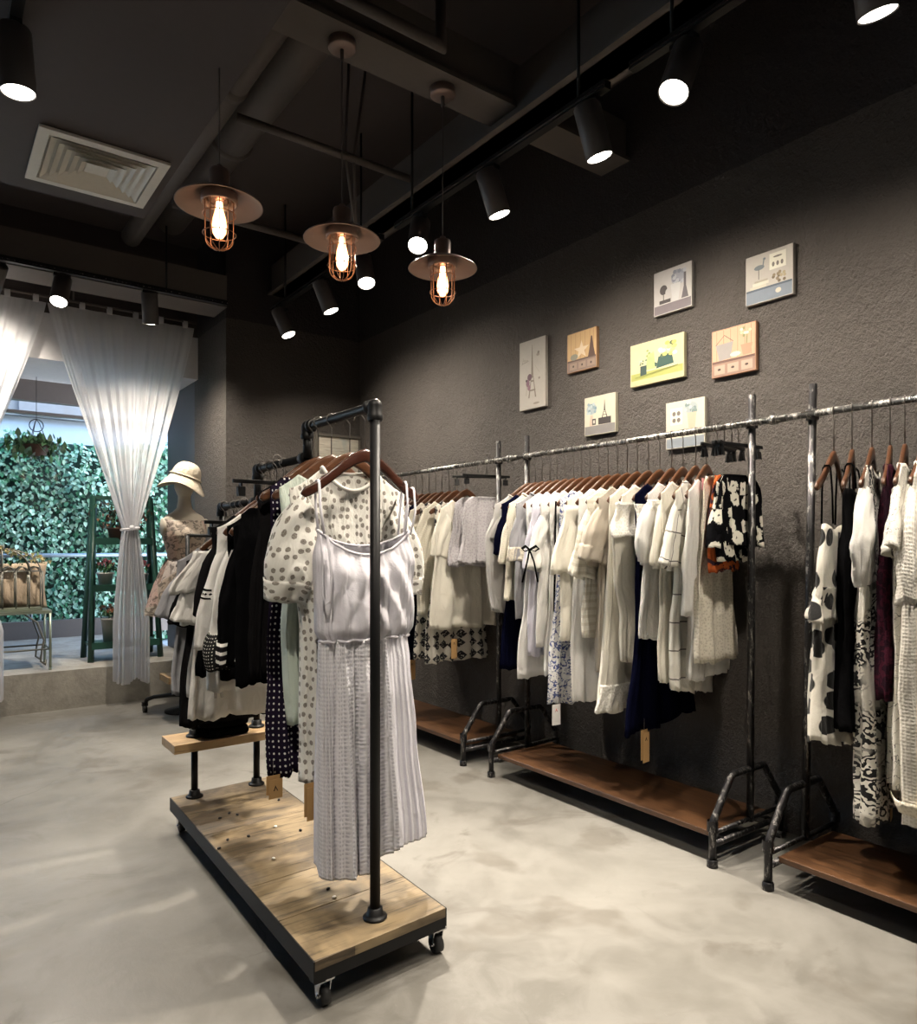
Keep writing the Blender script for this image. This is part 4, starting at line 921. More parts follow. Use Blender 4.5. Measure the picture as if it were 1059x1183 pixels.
# ---- front sundress
def sundress():
    loc = (X0 + .02, 1.962, R1); t = thing('sundress', 'long pale lavender sundress with thin straps, front of the rolling rack', 'dress', loc, 0, CG)
    rng = random.Random(5); ff = fold_fn(rng, 9); fb = fold_fn(rng, 8); f2 = fold_fn(rng, 17)
    ZN, ZW, ZH = -.415, -.70, -1.345
    def bod(i, j):
        th = 2 * PI * i; c, sn = math.cos(th), math.sin(th); ex = sgnpow(c, .85); ey = sgnpow(sn, .8)
        w = lerpt([(0, .158), (.25, .172), (.6, .168), (.9, .165), (1, .15)], j); d = lerpt([(0, .02), (.3, .055), (.75, .06), (1, .042)], j)
        q = max(0, 1 - ex * ex); zt = ZN + .045 * abs(ex) ** 2.2 - (.028 if sn < 0 else -.0) * q
        Fo = (ff if sn < 0 else fb)(ex, 0) * .009 * (.35 + .65 * j) + f2(ex, j) * .0035
        # diagonal drape from the straps
        dr = .009 * math.sin(16 * (abs(ex) - .75 * j) + 2) * math.sin(PI * j)
        y = d * ey + (1 if sn > 0 else -1) * (Fo + (dr if sn < 0 else 0)) * abs(sn) ** .5
        blo = .010 * math.exp(-((j - .9) / .09) ** 2) * -1
        y += (1 if sn > 0 else -1) * -blo * abs(sn) ** .5 
        z = zt + (ZW - zt) * j
        return (w * ex, y, z)
    m = MB(); m.grid(bod, 160, 60, wrap=True, uvfn=lambda i, j: (i * .75, .3 * j)); m.build('bodice', F['herotop'], t, solid=.0016)
    def skt(x0, x1, seed, Zl, Zr, wb, back=False):
        pass
    fA = fold_fn(random.Random(11), 8); fB = fold_fn(random.Random(21), 6); f3 = fold_fn(random.Random(31), 20)
    def sk(i, j):
        th = 2 * PI * i; c, sn = math.cos(th), math.sin(th); ex = sgnpow(c, .85); ey = sgnpow(sn, .8)
        w = lerpt([(0, .152), (.12, .162), (.5, .185), (1, .222)], j) if c > 0 else lerpt([(0, .152), (1, .152)], j); d = lerpt([(0, .042), (.3, .055), (1, .075)], j)
        g = min(1, .25 + j * 1.1); 
        Fo = (fA if sn < 0 else fB)(ex, j * .35) * .052 * g + f3(ex, j * .2) * .0035 * (1 - j * .6)
        smooth_right = 1 / (1 + math.exp(-(ex - .25) * 14)) if sn < 0 else 0   # right front panel hangs flat
        Fo *= 1 - .72 * smooth_right
        y = d * ey + (1 if sn > 0 else -1) * Fo * abs(sn) ** .5 
        x = w * ex + .25 * Fo * c * abs(c) + .010 * g * math.cos(7 * PI * ex + 1.3) * (1 - smooth_right) * (1 - ex * ex) 
        zb = ZH - (.075 if (sn < 0 and ex < .35) else 0) * (1 - smooth_right) + .01 * ex + .016 * fA(ex, .4) * (1 - smooth_right)
        zb = ZH - .055 * (1 - 1 / (1 + math.exp(-(ex - .12) * 16))) * (1 if sn < 0 else .5) + .014 * (fA if sn < 0 else fB)(ex, .4) * (1 - .8 * smooth_right)
        if sn < 0: y = max(y, -.078 - .04 * min(1, max(0, abs(x) - .03) / .08))
        return (x, y, ZW + (zb - ZW) * j)
    m = MB()
    N1, N2 = 220, 90
    vs = [sk(i / N1, j / N2) for j in range(N2 + 1) for i in range(N1)]; fs = []; uvs = []; mi = []
    for mat in (0, 1):
        ff_, uu = [], []
        for j in range(N2):
            for i in range(N1):
                ang = ((i + .5) / N1); left = .5 < ang < .79
                if (1 if left else 0) != mat: continue
                i2 = (i + 1) % N1; ff_.append((j * N1 + i, j * N1 + i2, (j + 1) * N1 + i2, (j + 1) * N1 + i))
                U = lambda a, b: (a / N1 * 1.45, b / N2 * .66); uu.append([U(i, j), U(i + 1, j), U(i + 1, j + 1), U(i, j + 1)])
        if mat == 0: m.add(vs, ff_, 0, uu)
        else:
            for f_, u_ in zip(ff_, uu): m.uv[len(m.f)] = u_; m.f.append(f_); m.m.append(1); m.sm.append(True)
    m.build('skirt', [F['hero'], F['heroL']], t, solid=.0016)
    m = MB(); pts = []
    for k in range(60):
        p = bod(k / 60, 1.0); pts.append((p[0] * 1.012, p[1] * 1.05, p[2] + .002 * math.sin(k * 1.7)))
    m.tube(pts, .0045, 8, closed=True); m.build('waist_cord', F['herotop'], t)
    m = MB(); pts = [bod(k / 80, 0.0) for k in range(80)]; m.tube([(p[0] * 1.005, p[1] * 1.03, p[2]) for p in pts], .0042, 8, closed=True); m.build('neck_binding', F['herotop'], t)
    for x in (-.155, .14, .162):
        xa = x * 1.03 + (.0 if x < .15 else .006); za = armz(xa) + .004; zb = ZN + .035
        m = MB(); m.tube([(x * .95, -.02, zb), (xa, -.02, (za + zb) / 2), (xa, -.012, za - .004), (xa, -.005, za + .006), (xa, .006, za + .006), (xa, .014, za - .006), (x, .02, (za + zb) / 2), (x * .95, .02, zb)], .0042, 8, flat=.5, up=(1, 0, 0)); m.build('strap', F['herotop'], t)
    m = MB(); m.tube([(-.15, -.045, ZN + .03), (-.142, -.058, -.50), (-.15, -.066, -.575), (-.166, -.066, -.585), (-.172, -.06, -.56), (-.168, -.05, -.45), (-.165, -.03, ZN + .03)], .0042, 8, flat=.5); m.build('loose_strap', F['herotop'], t)
    h = bpy.data.objects.new('hanger', None); col.objects.link(h); h.location = loc; h['label'] = 'dark walnut hanger holding the lavender sundress at the front of the rolling rack'; h['category'] = 'hanger'; h['group'] = CH
    hanger_mesh(M['hanger_dark'], h, .205); hook_mesh(h, .018)
    return t
sundress()
# folded clothes on the step shelf
for k, (z, l) in enumerate(((.413, 'folded black cloth at the bottom of the pile on the step shelf'), (.452, 'folded black cloth on top of the pile on the step shelf'))):
    rg = random.Random(k); m = MB()
    def P(i, j, rg=rg):
        th = 2 * PI * i; ph = PI * j; n_ = .35
        return (.105 * sgnpow(math.sin(ph), n_) * sgnpow(math.cos(th), .45) + .004 * math.sin(5 * th + k), .075 * sgnpow(math.sin(ph), n_) * sgnpow(math.sin(th), .45), .019 - .019 * sgnpow(math.cos(ph), .6) + .003 * math.sin(3 * th + k * 2) * math.sin(ph))
    m.grid(P, 48, 14, wrap=True, uvfn=lambda i, j: (i, j * .3)); o = m.build('folded_cloth', F['black'], loc=(1.075, 3.215, z - .002), rz=.1 * k)
    thing('', l, 'folded clothes', mesh=o, group='folded black clothes on the step shelf')
# ------------------------------------------------------------------ pictures on the wall
PC = {}
def pc(hexs):
    if hexs not in PC:
        c = [int(hexs[i:i + 2], 16) / 255 for i in (0, 2, 4)]; c = [((x + .055) / 1.055) ** 2.4 if x > .04 else x / 12.92 for x in c]
        PC[hexs] = plain('print_' + hexs, tuple(x * .56 for x in c), .7)
    return PC[hexs]
def ell(cx, cy, rx, ry, n=18, a0=0, a1=360): return [(cx + rx * math.cos(R(a0 + (a1 - a0) * k / n)), cy + ry * math.sin(R(a0 + (a1 - a0) * k / n))) for k in range(n if a1 - a0 == 360 else n + 1)]
def rec(x0, y0, x1, y1): return [(x0, y0), (x1, y0), (x1, y1), (x0, y1)]
def ln(x0, y0, x1, y1, w=.012):
    d = Vector((x1 - x0, y1 - y0)); n_ = Vector((-d.y, d.x)).normalized() * w / 2
    return [(x0 + n_.x, y0 + n_.y), (x0 - n_.x, y0 - n_.y), (x1 - n_.x, y1 - n_.y), (x1 + n_.x, y1 + n_.y)]
def picture(corners, label, base, shapes, edge=None, wall='right'):
    # corners: u_left, vtop_left, u_right, vtop_right, vbot_left, vbot_right
    ul, tl, ur, tr, bl, br = corners; X = WX - .022
    a, b, c, d = onX(ul, tl, X), onX(ur, tr, X), onX(ul, bl, X), onX(ur, br, X)
    ya, yb = (a.y + c.y) / 2, (b.y + d.y) / 2; zt = (a.z + b.z) / 2; zb = (c.z + d.z) / 2; w, h = ya - yb, zt - zb
    ctr = (WX - .011, (ya + yb) / 2, (zt + zb) / 2)
    t = thing('canvas_picture', label, 'picture', ctr, 0, 'small canvas pictures on the dark wall')
    m = MB(); m.box((0, 0, 0), (.021, w, h)); m.build('canvas', edge or pc(base), t, bevel=.002)
    m = MB(); mats = []; 
    def add(poly, colr, k):
        if colr not in mats: mats.append(colr)
        x = -.0112 - .00006 * k
        m.add([(x, w / 2 - px * w, -h / 2 + py * h) for px, py in poly], [tuple(range(len(poly)))], mats.index(colr), smooth=False)
    add(rec(.015, .015, .985, .985), base, 0)
    for k, (poly, colr) in enumerate(shapes): add(poly, colr, k + 1)
    m.build('print', [pc(q) for q in mats], t)
    return t
tower = lambda x, y, s, c: [([(x - .16 * s, y), (x - .11 * s, y), (x - .03 * s, y + .32 * s), (x - .05 * s, y + .32 * s)], c), ([(x + .16 * s, y), (x + .11 * s, y), (x + .03 * s, y + .32 * s), (x + .05 * s, y + .32 * s)], c),
    (rec(x - .13 * s, y + .1 * s, x + .13 * s, y + .125 * s), c), (rec(x - .07 * s, y + .24 * s, x + .07 * s, y + .265 * s), c), ([(x - .045 * s, y + .3 * s), (x + .045 * s, y + .3 * s), (x + .006 * s, y + .8 * s), (x - .006 * s, y + .8 * s)], c)]
def rings(cx, cy, r, n, c, sd):
    rg = random.Random(sd); return [(ell(cx + rg.uniform(-r, r), cy + rg.uniform(-r, r) * .8, r * .28, r * .28, 8), c[rg.randrange(len(c))]) for _ in range(n)]
sh = tower(.5, .16, .95, '8c7f74') + [(ln(.1, .68, .36, .70, .01), '9a938a'), (ln(.1, .66, .16, .76, .01), '9a938a'), (ell(.2, .72, .05, .018, 10), 'b9b2a6'), (ell(.3, .71, .05, .015, 10), 'b9b2a6')]
sh += [(ell(.40, .46, .085, .05), '6a4a58'), (ell(.33, .38, .07, .055), '8a6476'), (ell(.38, .31, .06, .04), '96707f'), (ell(.28, .42, .03, .02), '4a3038'), (ln(.3, .36, .27, .2), '8c7f74')]
sh += [(ell(.72, .76, .06, .02), 'a59a8e'), (ell(.74, .79, .04, .02), '8c8278'), (ln(.6, .62, .78, .5, .008), 'b5aca0'), (ell(.77, .42, .035, .018), '9a8f86'), (ell(.66, .07, .12, .015), 'a09688')]
picture((600, 397, 630, 387, 475, 469), 'tall narrow canvas with a thin lattice tower and a purple flower', 'c9c2b8', sh)
sh = [(rec(.02, .28, .98, .98), 'cba878')] + [(ln(x, .3, x, .97, .012), 'a5805a') for x in (.14, .3, .46, .62, .78, .9)] + [(rec(.02, .02, .98, .3), '8a7468'), (rec(.02, .27, .98, .31), '5e4a42')]
sh += [(rec(x, .07, x + .24, .23), '9c8678') for x in (.1, .4, .7)] + [(ell(x + .12, .15, .03, .03, 8), '4c3b34') for x in (.1, .4, .7)]
sh += [([(.5 + (.26 if k % 2 == 0 else .1) * math.cos(R(90 + 36 * k)), .52 + (.24 if k % 2 == 0 else .09) * math.sin(R(90 + 36 * k))) for k in range(10)], 'e2cbae')] + [(ell(.25, .38, .13, .08), '8d8a7c'), ([(.72, .3), (.96, .3), (.9, .55), (.86, .8), (.82, .8), (.78, .55)], '54382e')]
picture((655, 385, 689, 379, 432, 424), 'small tan canvas with a pale star on a drawer chest', 'b58c66', sh)
sh = [(rec(.02, .02, .98, .24), '8b8785')] + [(ell(.24, .68, .17, .14), 'a9b8bd')] + rings(.24, .7, .15, 14, ['8fa6b0', 'b8c8cc', '7c96a3'], 3) + [([(.17, .24), (.3, .24), (.28, .52), (.2, .52)], 'cdb7a5'), (rec(.26, .26, .38, .42), '4a4340'), (rec(.29, .3, .35, .38), 'cfc8bb'), (rec(.46, .25, .86, .42), '3b3332')] + tower(.66, .42, .55, '3b3332')
picture((675, 461, 711, 452, 504, 499), 'small pale canvas with blue flowers in a vase, lowest of the left group', 'd8d2bd', sh)
sh = [(rec(.02, .02, .98, .22), '7a7075'), (ell(.66, .74, .19, .17), 'a8aab4')] + rings(.66, .76, .17, 16, ['9a9eac', 'bfc1c8', '8a8d9b'], 4) + [([(.5, .24), (.66, .22), (.72, .62), (.46, .62)], 'd5d3d2'), (ell(.27, .55, .1, .11), '4c4545'), (ln(.27, .3, .27, .5, .02), '4c4545'), (rec(.16, .24, .46, .32), '453d3d'), ([(.74, .24), (.92, .24), (.86, .5), (.86, .8), (.8, .8), (.8, .5)], '6b6468'), (ell(.4, .48, .08, .08), 'c9c6c4')]
picture((755, 316, 799, 301, 366, 354), 'pale grey canvas with a small globe and blue hydrangeas', 'cbc6c2', sh)
sh = [(rec(.02, .02, .98, .3), 'a9ad5a'), (rec(.02, .02, .98, .14), 'c2b98e'), ([(.5, .32), (.82, .36), (.78, .62), (.54, .58)], '1e4a40'), ([(.52, .44), (.34, .58), (.31, .56), (.5, .36)], '1e4a40'), ([(.3, .34), (.48, .34), (.46, .7), (.34, .72)], 'a8b87a')]
sh += rings(.68, .72, .17, 18, ['d8cf82', 'c7c06a', 'e8e4c8', '47603c', 'bdb35a'], 6) + rings(.38, .72, .08, 6, ['8fa05a', 'b4bf85'], 8) + [(rec(.2, .22, .32, .45), '27413a')] + rings(.25, .52, .07, 8, ['47603c', '6b8060', 'c9cfb8'], 9) + [(ln(.1, .2, .9, .3, .02), '8f9448')]
picture((728, 400, 790, 383, 448, 435), 'green canvas with a watering can full of yellow flowers', 'cdc59c', sh)
sh = [(rec(.02, .34, .98, .98), 'd0a584')] + [(ln(x, .35, x, .97, .012), 'a87a5c') for x in (.12, .28, .44, .6, .76, .9)] + [(rec(.02, .02, .98, .32), '9a7a68'), (rec(.02, .29, .98, .34), '6b4a3c')] + [(rec(x, .06, x + .25, .25), 'b39b88') for x in (.06, .37, .68)] + [(ell(x + .12, .16, .04, .025, 8), '4a342c') for x in (.06, .37, .68)]
sh += [([(.18, .34), (.44, .36), (.5, .7), (.1, .68)], '9a938f'), (ln(.1, .68, .3, .86, .012), '5d4b42'), (ln(.3, .86, .5, .7, .012), '5d4b42'), (ell(.55, .42, .12, .05), 'd8cdbb'), ([(.72, .36), (.88, .36), (.93, .58), (.67, .58)], 'c08a6c'), (ln(.8, .58, .82, .85, .02), '7a7a50')] + rings(.8, .82, .12, 8, ['c8bf9a', '8a8a5e', 'e0d8be'], 10)
picture((822, 382, 873, 372, 438, 427), 'orange-brown canvas with a grey bucket above three drawers', 'bd8c6c', sh)
sh = [(rec(.02, .02, .98, .28), '77828f'), (rec(.02, .26, .98, .3), '4f5a68'), (ell(.7, .16, .06, .05), 'c9c0ae'), (rec(.1, .3, .45, .36), 'c9c2b0'), (rec(.16, .36, .5, .42), 'd6cfbd'), (rec(.2, .42, .48, .46), 'a8a090'), (ell(.3, .72, .11, .05), '6f7a80'), (ln(.38, .74, .4, .86, .025), '6f7a80'), (ell(.41, .87, .03, .025), '6f7a80'), (ln(.29, .48, .29, .68, .015), '5c5650')]
sh += rings(.72, .42, .12, 14, ['8a7a5e', '6f6048', 'a89a7a'], 12) + [(rec(.52, .6, .86, .92), 'e4dfcc')] + [(ell(x, .7, .03, .05, 8), '77706a') for x in (.6, .69, .78)] + [(ell(.69, .84, .1, .02, 8), '77706a')]
picture((861, 299, 916, 280, 354, 340), 'grey-blue canvas with a wading bird on books, highest and rightmost', 'b9b3aa', sh)
sh = [(rec(.02, .02, .98, .22), '8e97a0'), (rec(.12, .5, .44, .86), 'ebe6d4')] + [(ell(x, y, .05, .05, 8), '77706a') for x in (.22, .34) for y in (.6, .74)] + [(ell(.66, .82, .17, .12), 'a9b4b4')] + rings(.66, .84, .15, 14, ['94a4a6', 'bccac8', '7d908f'], 14) + [([(.6, .4), (.76, .4), (.8, .72), (.56, .72)], 'd2bda4'), (rec(.14, .3, .5, .36), 'cfc8b5'), ([(.78 + (.1 if k % 2 == 0 else .04) * math.cos(R(90 + 36 * k)), .34 + (.1 if k % 2 == 0 else .04) * math.sin(R(90 + 36 * k))) for k in range(10)], 'f0ece0')]
picture((769, 466, 814, 458, 521, 513), 'pale canvas with a starfish, half hidden behind the rack rail', 'd9d3c0', sh)
# vintage panel near the back corner
t = thing('vintage_panel', 'distressed cream panel on the back wall behind the front rack hooks', 'picture', (2.80, BY - .012, 1.97))
m = MB(); m.box((0, 0, 0), (.40, .022, .42)); m.build('canvas', m_wood('distressed_cream_board', (.42, .38, .30), (.60, .57, .48), (.30, .36, .36), 'x', .7), t)
m = MB()
for z in (-.2, .2): m.box((0, -.006, z), (.42, .03, .02))
for x in (-.2, .2): m.box((x, -.006, 0), (.02, .03, .38))
m.build('frame', pc('7a746a'), t)

# ------------------------------------------------------------------ curtains
def curtain(label, tx0, tx1, gx, gw, gz, bx0, bx1, bz, Y, zt, seed, nf=9):
    t = thing('curtain', label, 'curtain', ((tx0 + tx1) / 2, Y, 0), 0, 'sheer white curtains at the shop window'); cx = (tx0 + tx1) / 2
    rng = random.Random(seed); ph = [rng.uniform(0, 6.28) for _ in range(4)]; sg = (zt - gz) / (zt - bz)
    def P(i, j):
        z = zt + (bz - zt) * j
        if j < sg:
            q = j / sg; k = q ** 1.15; x0 = tx0 + (gx - gw / 2 - tx0) * k - (.05 * math.sin(PI * q)) * (-1 if gx > cx else -1) * .0; x1 = tx1 + (gx + gw / 2 - tx1) * k
            x0 += -.02 * math.sin(PI * q) * 0; amp = .012 + .04 * q
        else:
            q = (j - sg) / (1 - sg); k = min(1, q * 1.6) ** .8; x0 = gx - gw / 2 + (bx0 - gx + gw / 2) * k; x1 = gx + gw / 2 + (bx1 - gx - gw / 2) * k; amp = .052 - .012 * q
        ii = i + .012 * math.sin(6 * PI * i + ph[0]) 
        x = x0 + (x1 - x0) * ii
        w = math.sin(2 * PI * nf * i + ph[1] + .8 * math.sin(2 * PI * i * 2 + ph[2]))
        y = amp * (w * .8 + .35 * math.sin(2 * PI * nf * 2.3 * i + ph[3])) * (.35 + .65 * min(1, j * 3))
        x += .008 * math.cos(2 * PI * nf * i) * (1 if j > sg * .6 else .3)
        z += (.012 * math.sin(2 * PI * nf * i) + .02 * math.sin(2 * PI * i * 1.5 + ph[0])) * max(0, j - .9) * 10
        return (x - cx, y, z)
    m = MB(); m.grid(P, 220, 80, uvfn=lambda i, j: (i * 2.2, j * 2.7)); m.build('drape', F['sheer'], t)
    m = MB(); m.tube([(gx - cx + gw * .56 * math.cos(2 * PI * k / 20), .06 * math.sin(2 * PI * k / 20), gz + .008 * math.cos(2 * PI * k / 20)) for k in range(20)], .011, 8, closed=True, flat=1.6); 
    m.ball((gx - cx, -.07, gz + .01), .018, n=8, sq=(1.2, .8, 1)); m.build('tieback', F['sheer'], t)
    for k in range(6):
        x = tx0 + (tx1 - tx0) * (k + .3) / 5.6 - cx
        m = MB(); m.grid(lambda i, j: (x + (i - .5) * .035, .018 * math.cos(2 * PI * j), zt + .022 + .03 * math.sin(2 * PI * j)), 1, 16, uvfn=lambda i, j: (i * .03, j * .1)); m.build('tab', F['sheer'], t)
    return t
CY = 6.06; ctop = 3.035
xt = lambda u, v=360: onY(u, v, CY).x
gp = onY(150, 611, CY); 
curtain('right sheer white curtain tied in a knot, hanging over the ledge edge', xt(52, 350), xt(222, 375), gp.x, .10, gp.z, xt(129, 780), xt(171, 780), .185, CY, ctop, 3)
gl = onY(-62, 600, CY)
curtain('left sheer white curtain swept out of the frame at the left edge', xt(-150, 330), xt(51, 350), gl.x, .12, gl.z, gl.x - .12, onY(2, 790, CY).x, .17, CY + .0, ctop, 8)
m = MB(); m.tube([(0, 0, 0), (xt(228, 375) + 1.6, 0, 0)], .011, 10); o = m.build('curtain_rod', M['window_frame'], loc=(-1.6, CY, ctop + .045)); thing('', 'thin curtain rod under the ceiling above both sheer curtains', 'curtain rod', mesh=o)
for k, x in enumerate((-1.5, -.3, .9, 1.62)):
    pass
m = MB(); [m.tube([(x, 0, .0), (x, 0, .3)], .006, 6) for x in (.1, 1.3, 2.5)]; q = m.build('rod_bracket', M['window_frame'], o)

# ------------------------------------------------------------------ window, railing, outside
WY = LEND
def bars(name, pts_boxes, mat, par=None):
    m = MB(); [m.box(c, d) for c, d in pts_boxes]; return m.build(name, mat, par)
w = bars('window_1', [((-.9, WY, LZ + .09), (6.6, .08, .18)), ((-.9, WY, 2.84), (6.6, .10, .24)), ((-.9, WY, 2.60), (6.6, .06, .03)), ((2.37, WY, 1.6), (.06, .08, 2.6)), ((-1.4, WY, 1.6), (.06, .08, 2.6)), ((-4.15, WY, 1.6), (.06, .08, 2.6))], M['window_frame']); struct(w)
gt = NT('window_glass'); tp = gt.N('ShaderNodeBsdfTransparent', {'Color': (.93, .97, .97, 1)}); gl_ = gt.N('ShaderNodeBsdfGlossy', {'Roughness': .02}); fz = gt.N('ShaderNodeFresnel', {'IOR': 1.45})
gt.l.new(gt.N('ShaderNodeMixShader', {0: gt.math('MULTIPLY', fz.outputs[0], .7), 1: tp.outputs[0], 2: gl_.outputs[0]}).outputs[0], gt.out.inputs['Surface']); M['glass'] = gt.m
g_ = bars('window_pane', [((.48, WY, 1.53), (3.7, .008, 2.1)), ((-2.8, WY, 1.53), (2.7, .008, 2.1))], M['glass'], w)
# railing outside
RY = 8.95
t = thing('glass_railing', 'grey metal handrail with thin posts outside the shop window', 'railing', (.6, RY, 0))
m = MB(); m.tube([(-2.5, 0, 1.14), (2.6, 0, 1.14)], .022, 10); m.build('handrail', plain('brushed_grey', (.42, .43, .46), .35, .7), t)
for x in (-1.3, .32, 1.75):
    m = MB(); m.tube([(x, 0, .0), (x, 0, 1.12)], .02, 8); m.tube([(x + .0, -.02, .9), (x + .08, -.03, .86), (x + .09, -.03, .45), (x + .04, -.02, .36)], .006, 6); m.build('post', M['chrome'], t)
sbox0('floor_outside', (-4.4, LEND + .2, -.1), (6, 13, 0), m_concrete('outside_paving', (.35, .36, .38)))
# ivy wall
m = MB(); m.box((.0, 0, 1.2), (5.2, .3, 2.6)); iv = m.build('green_wall', plain('dark_hedge_core', (.008, .03, .02), .9), loc=(.1, 10.15, 0))
thing('', 'tall wall of dense ivy outside the window', 'green wall', mesh=iv)
def leaf_mat(nm, a, b):
    t = NT(nm); r = t.N('ShaderNodeTexCoord').outputs['UV']; n_ = t.N('ShaderNodeSeparateXYZ', {0: r}).outputs[0]
    t.set(Base_Color=t.mix(n_, a, b), Roughness=.32); return t.m
rng = random.Random(4); m = MB()
for k in range(13000):
    x = rng.uniform(-2.3, 2.6); z = rng.uniform(0.02, 2.55 + .06 * math.sin(x * 3)); 
    if rng.random() < .0: continue
    s = rng.uniform(.028, .058); bulge = .12 * math.sin(x * 2.1 + 1) * math.sin(z * 2.6) + .06 * math.sin(x * 7 + z * 5)
    y = -.17 - rng.uniform(0, .14) - max(0, bulge); 
    Rm = Matrix.Rotation(rng.uniform(-.9, .9), 3, 'Z') @ Matrix.Rotation(rng.uniform(-1.1, .1), 3, 'X') @ Matrix.Rotation(rng.uniform(-.9, .9), 3, 'Y')
    pts = [(0, 0, .3), (-.38, -.08, .15), (-.42, 0, -.35), (0, .02, -1), (.42, 0, -.35), (.38, -.08, .15)]
    vs = [Rm @ (Vector(p) * s) + Vector((x, y, z)) for p in pts]; q = rng.random() ** 1.6
    patch = .5 + .5 * math.sin(x * 3.1 + 2) * math.sin(z * 3.3 + .5); q = min(1, q * (.35 + .9 * patch))
    m.add(vs, [(0, 1, 2, 3), (0, 3, 4, 5)], 0, [[(q, 0)] * 4] * 2, smooth=False)
o = m.build('ivy_leaves', leaf_mat('ivy_leaf', (.02, .13, .05), (.62, .78, .62)), iv); o['kind'] = 'stuff'
# neighbouring shop outside
t = thing('neighbouring_shop', 'pale neighbouring shopfront seen beyond the right side of the window', 'building', (3.2, 10.6, 0))
m = MB(); m.box((-.1, .9, 1.7), (3.0, .2, 3.4)); m.build('wall', plain('pale_lilac_wall', (.62, .62, .70), .6), t)
m = MB(); m.box((-.45, .72, 1.25), (.8, .1, 1.5)); m.build('window_panel', plain('purple_panel', (.20, .16, .34), .3), t)
m = MB(); m.box((.1, .68, 1.05), (3.2, .06, .05)); m.box((.1, .68, 2.2), (3.2, .2, .12)); m.build('ledge_bands', plain('white_band', (.8, .8, .82), .4), t)
t = thing('building_fascia', 'pale blue-grey fascia above the ivy wall outside', 'building', (0, 10.8, 0))
m = MB(); m.box((0, 0, 3.2), (9, .3, 1.7)); m.build('fascia', plain('pale_fascia', (.50, .53, .60), .6), t)
m = MB(); m.box((0, -.22, 3.02), (9, .12, .28)); [m.box((x, -.3, 3.02), (.5, .1, .2)) for x in (-1.5, -.6, .3, 1.2)]; m.build('grey_boxes', plain('fascia_boxes', (.20, .19, .19), .6), t)

# ------------------------------------------------------------------ plants and furniture on the ledge
def leaves(m, c, rad, n, s, rng, mi=(0,), sq=(1, 1, 1)):
    for k in range(n):
        d = Vector((rng.gauss(0, 1), rng.gauss(0, 1), rng.gauss(0, 1))).normalized() * rad * rng.uniform(.25, 1) ; d = Vector((d.x * sq[0], d.y * sq[1], d.z * sq[2]))
        Rm = Matrix.Rotation(rng.uniform(0, 6.28), 3, 'Z') @ Matrix.Rotation(rng.uniform(-1.2, 1.2), 3, 'X'); ss = s * rng.uniform(.6, 1.2)
        pts = [(0, 0, -.9), (-.45, .06, -.1), (-.25, .1, .6), (0, .12, 1), (.25, .1, .6), (.45, .06, -.1)]
        m.add([Rm @ (Vector(p) * ss) + Vector(c) + d for p in pts], [(0, 1, 2, 3), (0, 3, 4, 5)], mi[rng.randrange(len(mi))], smooth=False)
def flower(m, c, s, rng, mi):
    for k in range(6):
        a = k * PI / 3 + rng.random(); Rm = Matrix.Rotation(a, 3, 'Z') @ Matrix.Rotation(.7, 3, 'X')
        m.add([Rm @ (Vector(p) * s) + Vector(c) for p in [(0, 0, 0), (-.4, .5, .1), (-.25, 1, .2), (.25, 1, .2), (.4, .5, .1)]], [(0, 1, 2, 3, 4)], mi, smooth=False)
    m.ball(c, s * .3, mi, 5)
L_ = dict(dark=plain('foliage_dark', (.03, .07, .03), .5), mid=plain('foliage_green', (.05, .14, .05), .5), pink=plain('petal_pink', (.75, .25, .28), .6), coral=plain('petal_coral', (.70, .30, .18), .6), yellow=plain('petal_yellow', (.85, .76, .42), .6), twig=plain('twig_brown', (.12, .06, .04), .7), white=plain('white_pot', (.60, .58, .54), .6))
# A-frame shelf
AL, AR, AYc = 1.09, 1.63, 6.66; AH = 1.66
t = thing('plant_stand', 'dark green wooden A-frame plant shelf on the window ledge behind the curtain', 'plant shelf', ((AL + AR) / 2, AYc, LZ)); cx = (AL + AR) / 2
for x in (AL - cx, AR - cx):
    for s in (-1, 1):
        m = MB(); top = Vector((x * .82, s * .02, AH - LZ)); b = Vector((x, s * .17, 0)); d = top - b
        m.tube([b, top], .024, 4, flat=.9); m.build('leg', M['green_paint'], t)
for z, k in ((.99, .84), (.60, .9), (.13, .98)):
    m = MB(); dd = .17 - .15 * z / 1.36; m.box((0, 0, z), ((AR - AL) * k, dd * 2 + .02, .022)); m.box((0, -dd - .01, z), ((AR - AL) * k, .02, .055)); m.build('shelf', M['green_paint'], t)
m = MB(); m.box((0, 0, 1.355), ((AR - AL) * .84, .07, .03)); m.build('top_board', M['green_paint'], t)
rng = random.Random(9)
def potted(loc, r, h, label, fl, n=70, spread=.09, fs=.025, nfl=12):
    p = thing('potted_plant', label, 'potted plant', loc, 0, 'potted plants on the green shelf')
    m = MB(); m.lathe([(.001, 0), (r * .72, 0), (r, h), (r * 1.06, h), (r * 1.06, h - .015), (r * .98, h - .015), (r * .93, h - .01), (.001, h - .012)], seg=24); m.build('pot', L_['white'], p)
    m = MB(); leaves(m, (0, 0, h + spread * .5), spread, n, .028, rng, sq=(1, 1, .7)); m.tube([(0, 0, h * .5), (0, 0, h + spread * .5)], .006, 6); m.build('leaves', L_['mid'], p)
    m = MB()
    for k in range(nfl):
        a = rng.uniform(0, 6.28); rr = rng.uniform(0, spread); flower(m, (rr * math.cos(a), rr * math.sin(a), h + spread * rng.uniform(.5, 1.1)), fs, rng, 0)
    m.build('flowers', fl, p); return p
potted((cx - .13, AYc, LZ + .612), .065, .115, 'white pot of pink flowers on the middle shelf of the green stand', L_['pink'])
potted((cx - .10, AYc, LZ + .142), .065, .2, 'tall white pot of coral flowers on the bottom shelf of the green stand', L_['coral'])
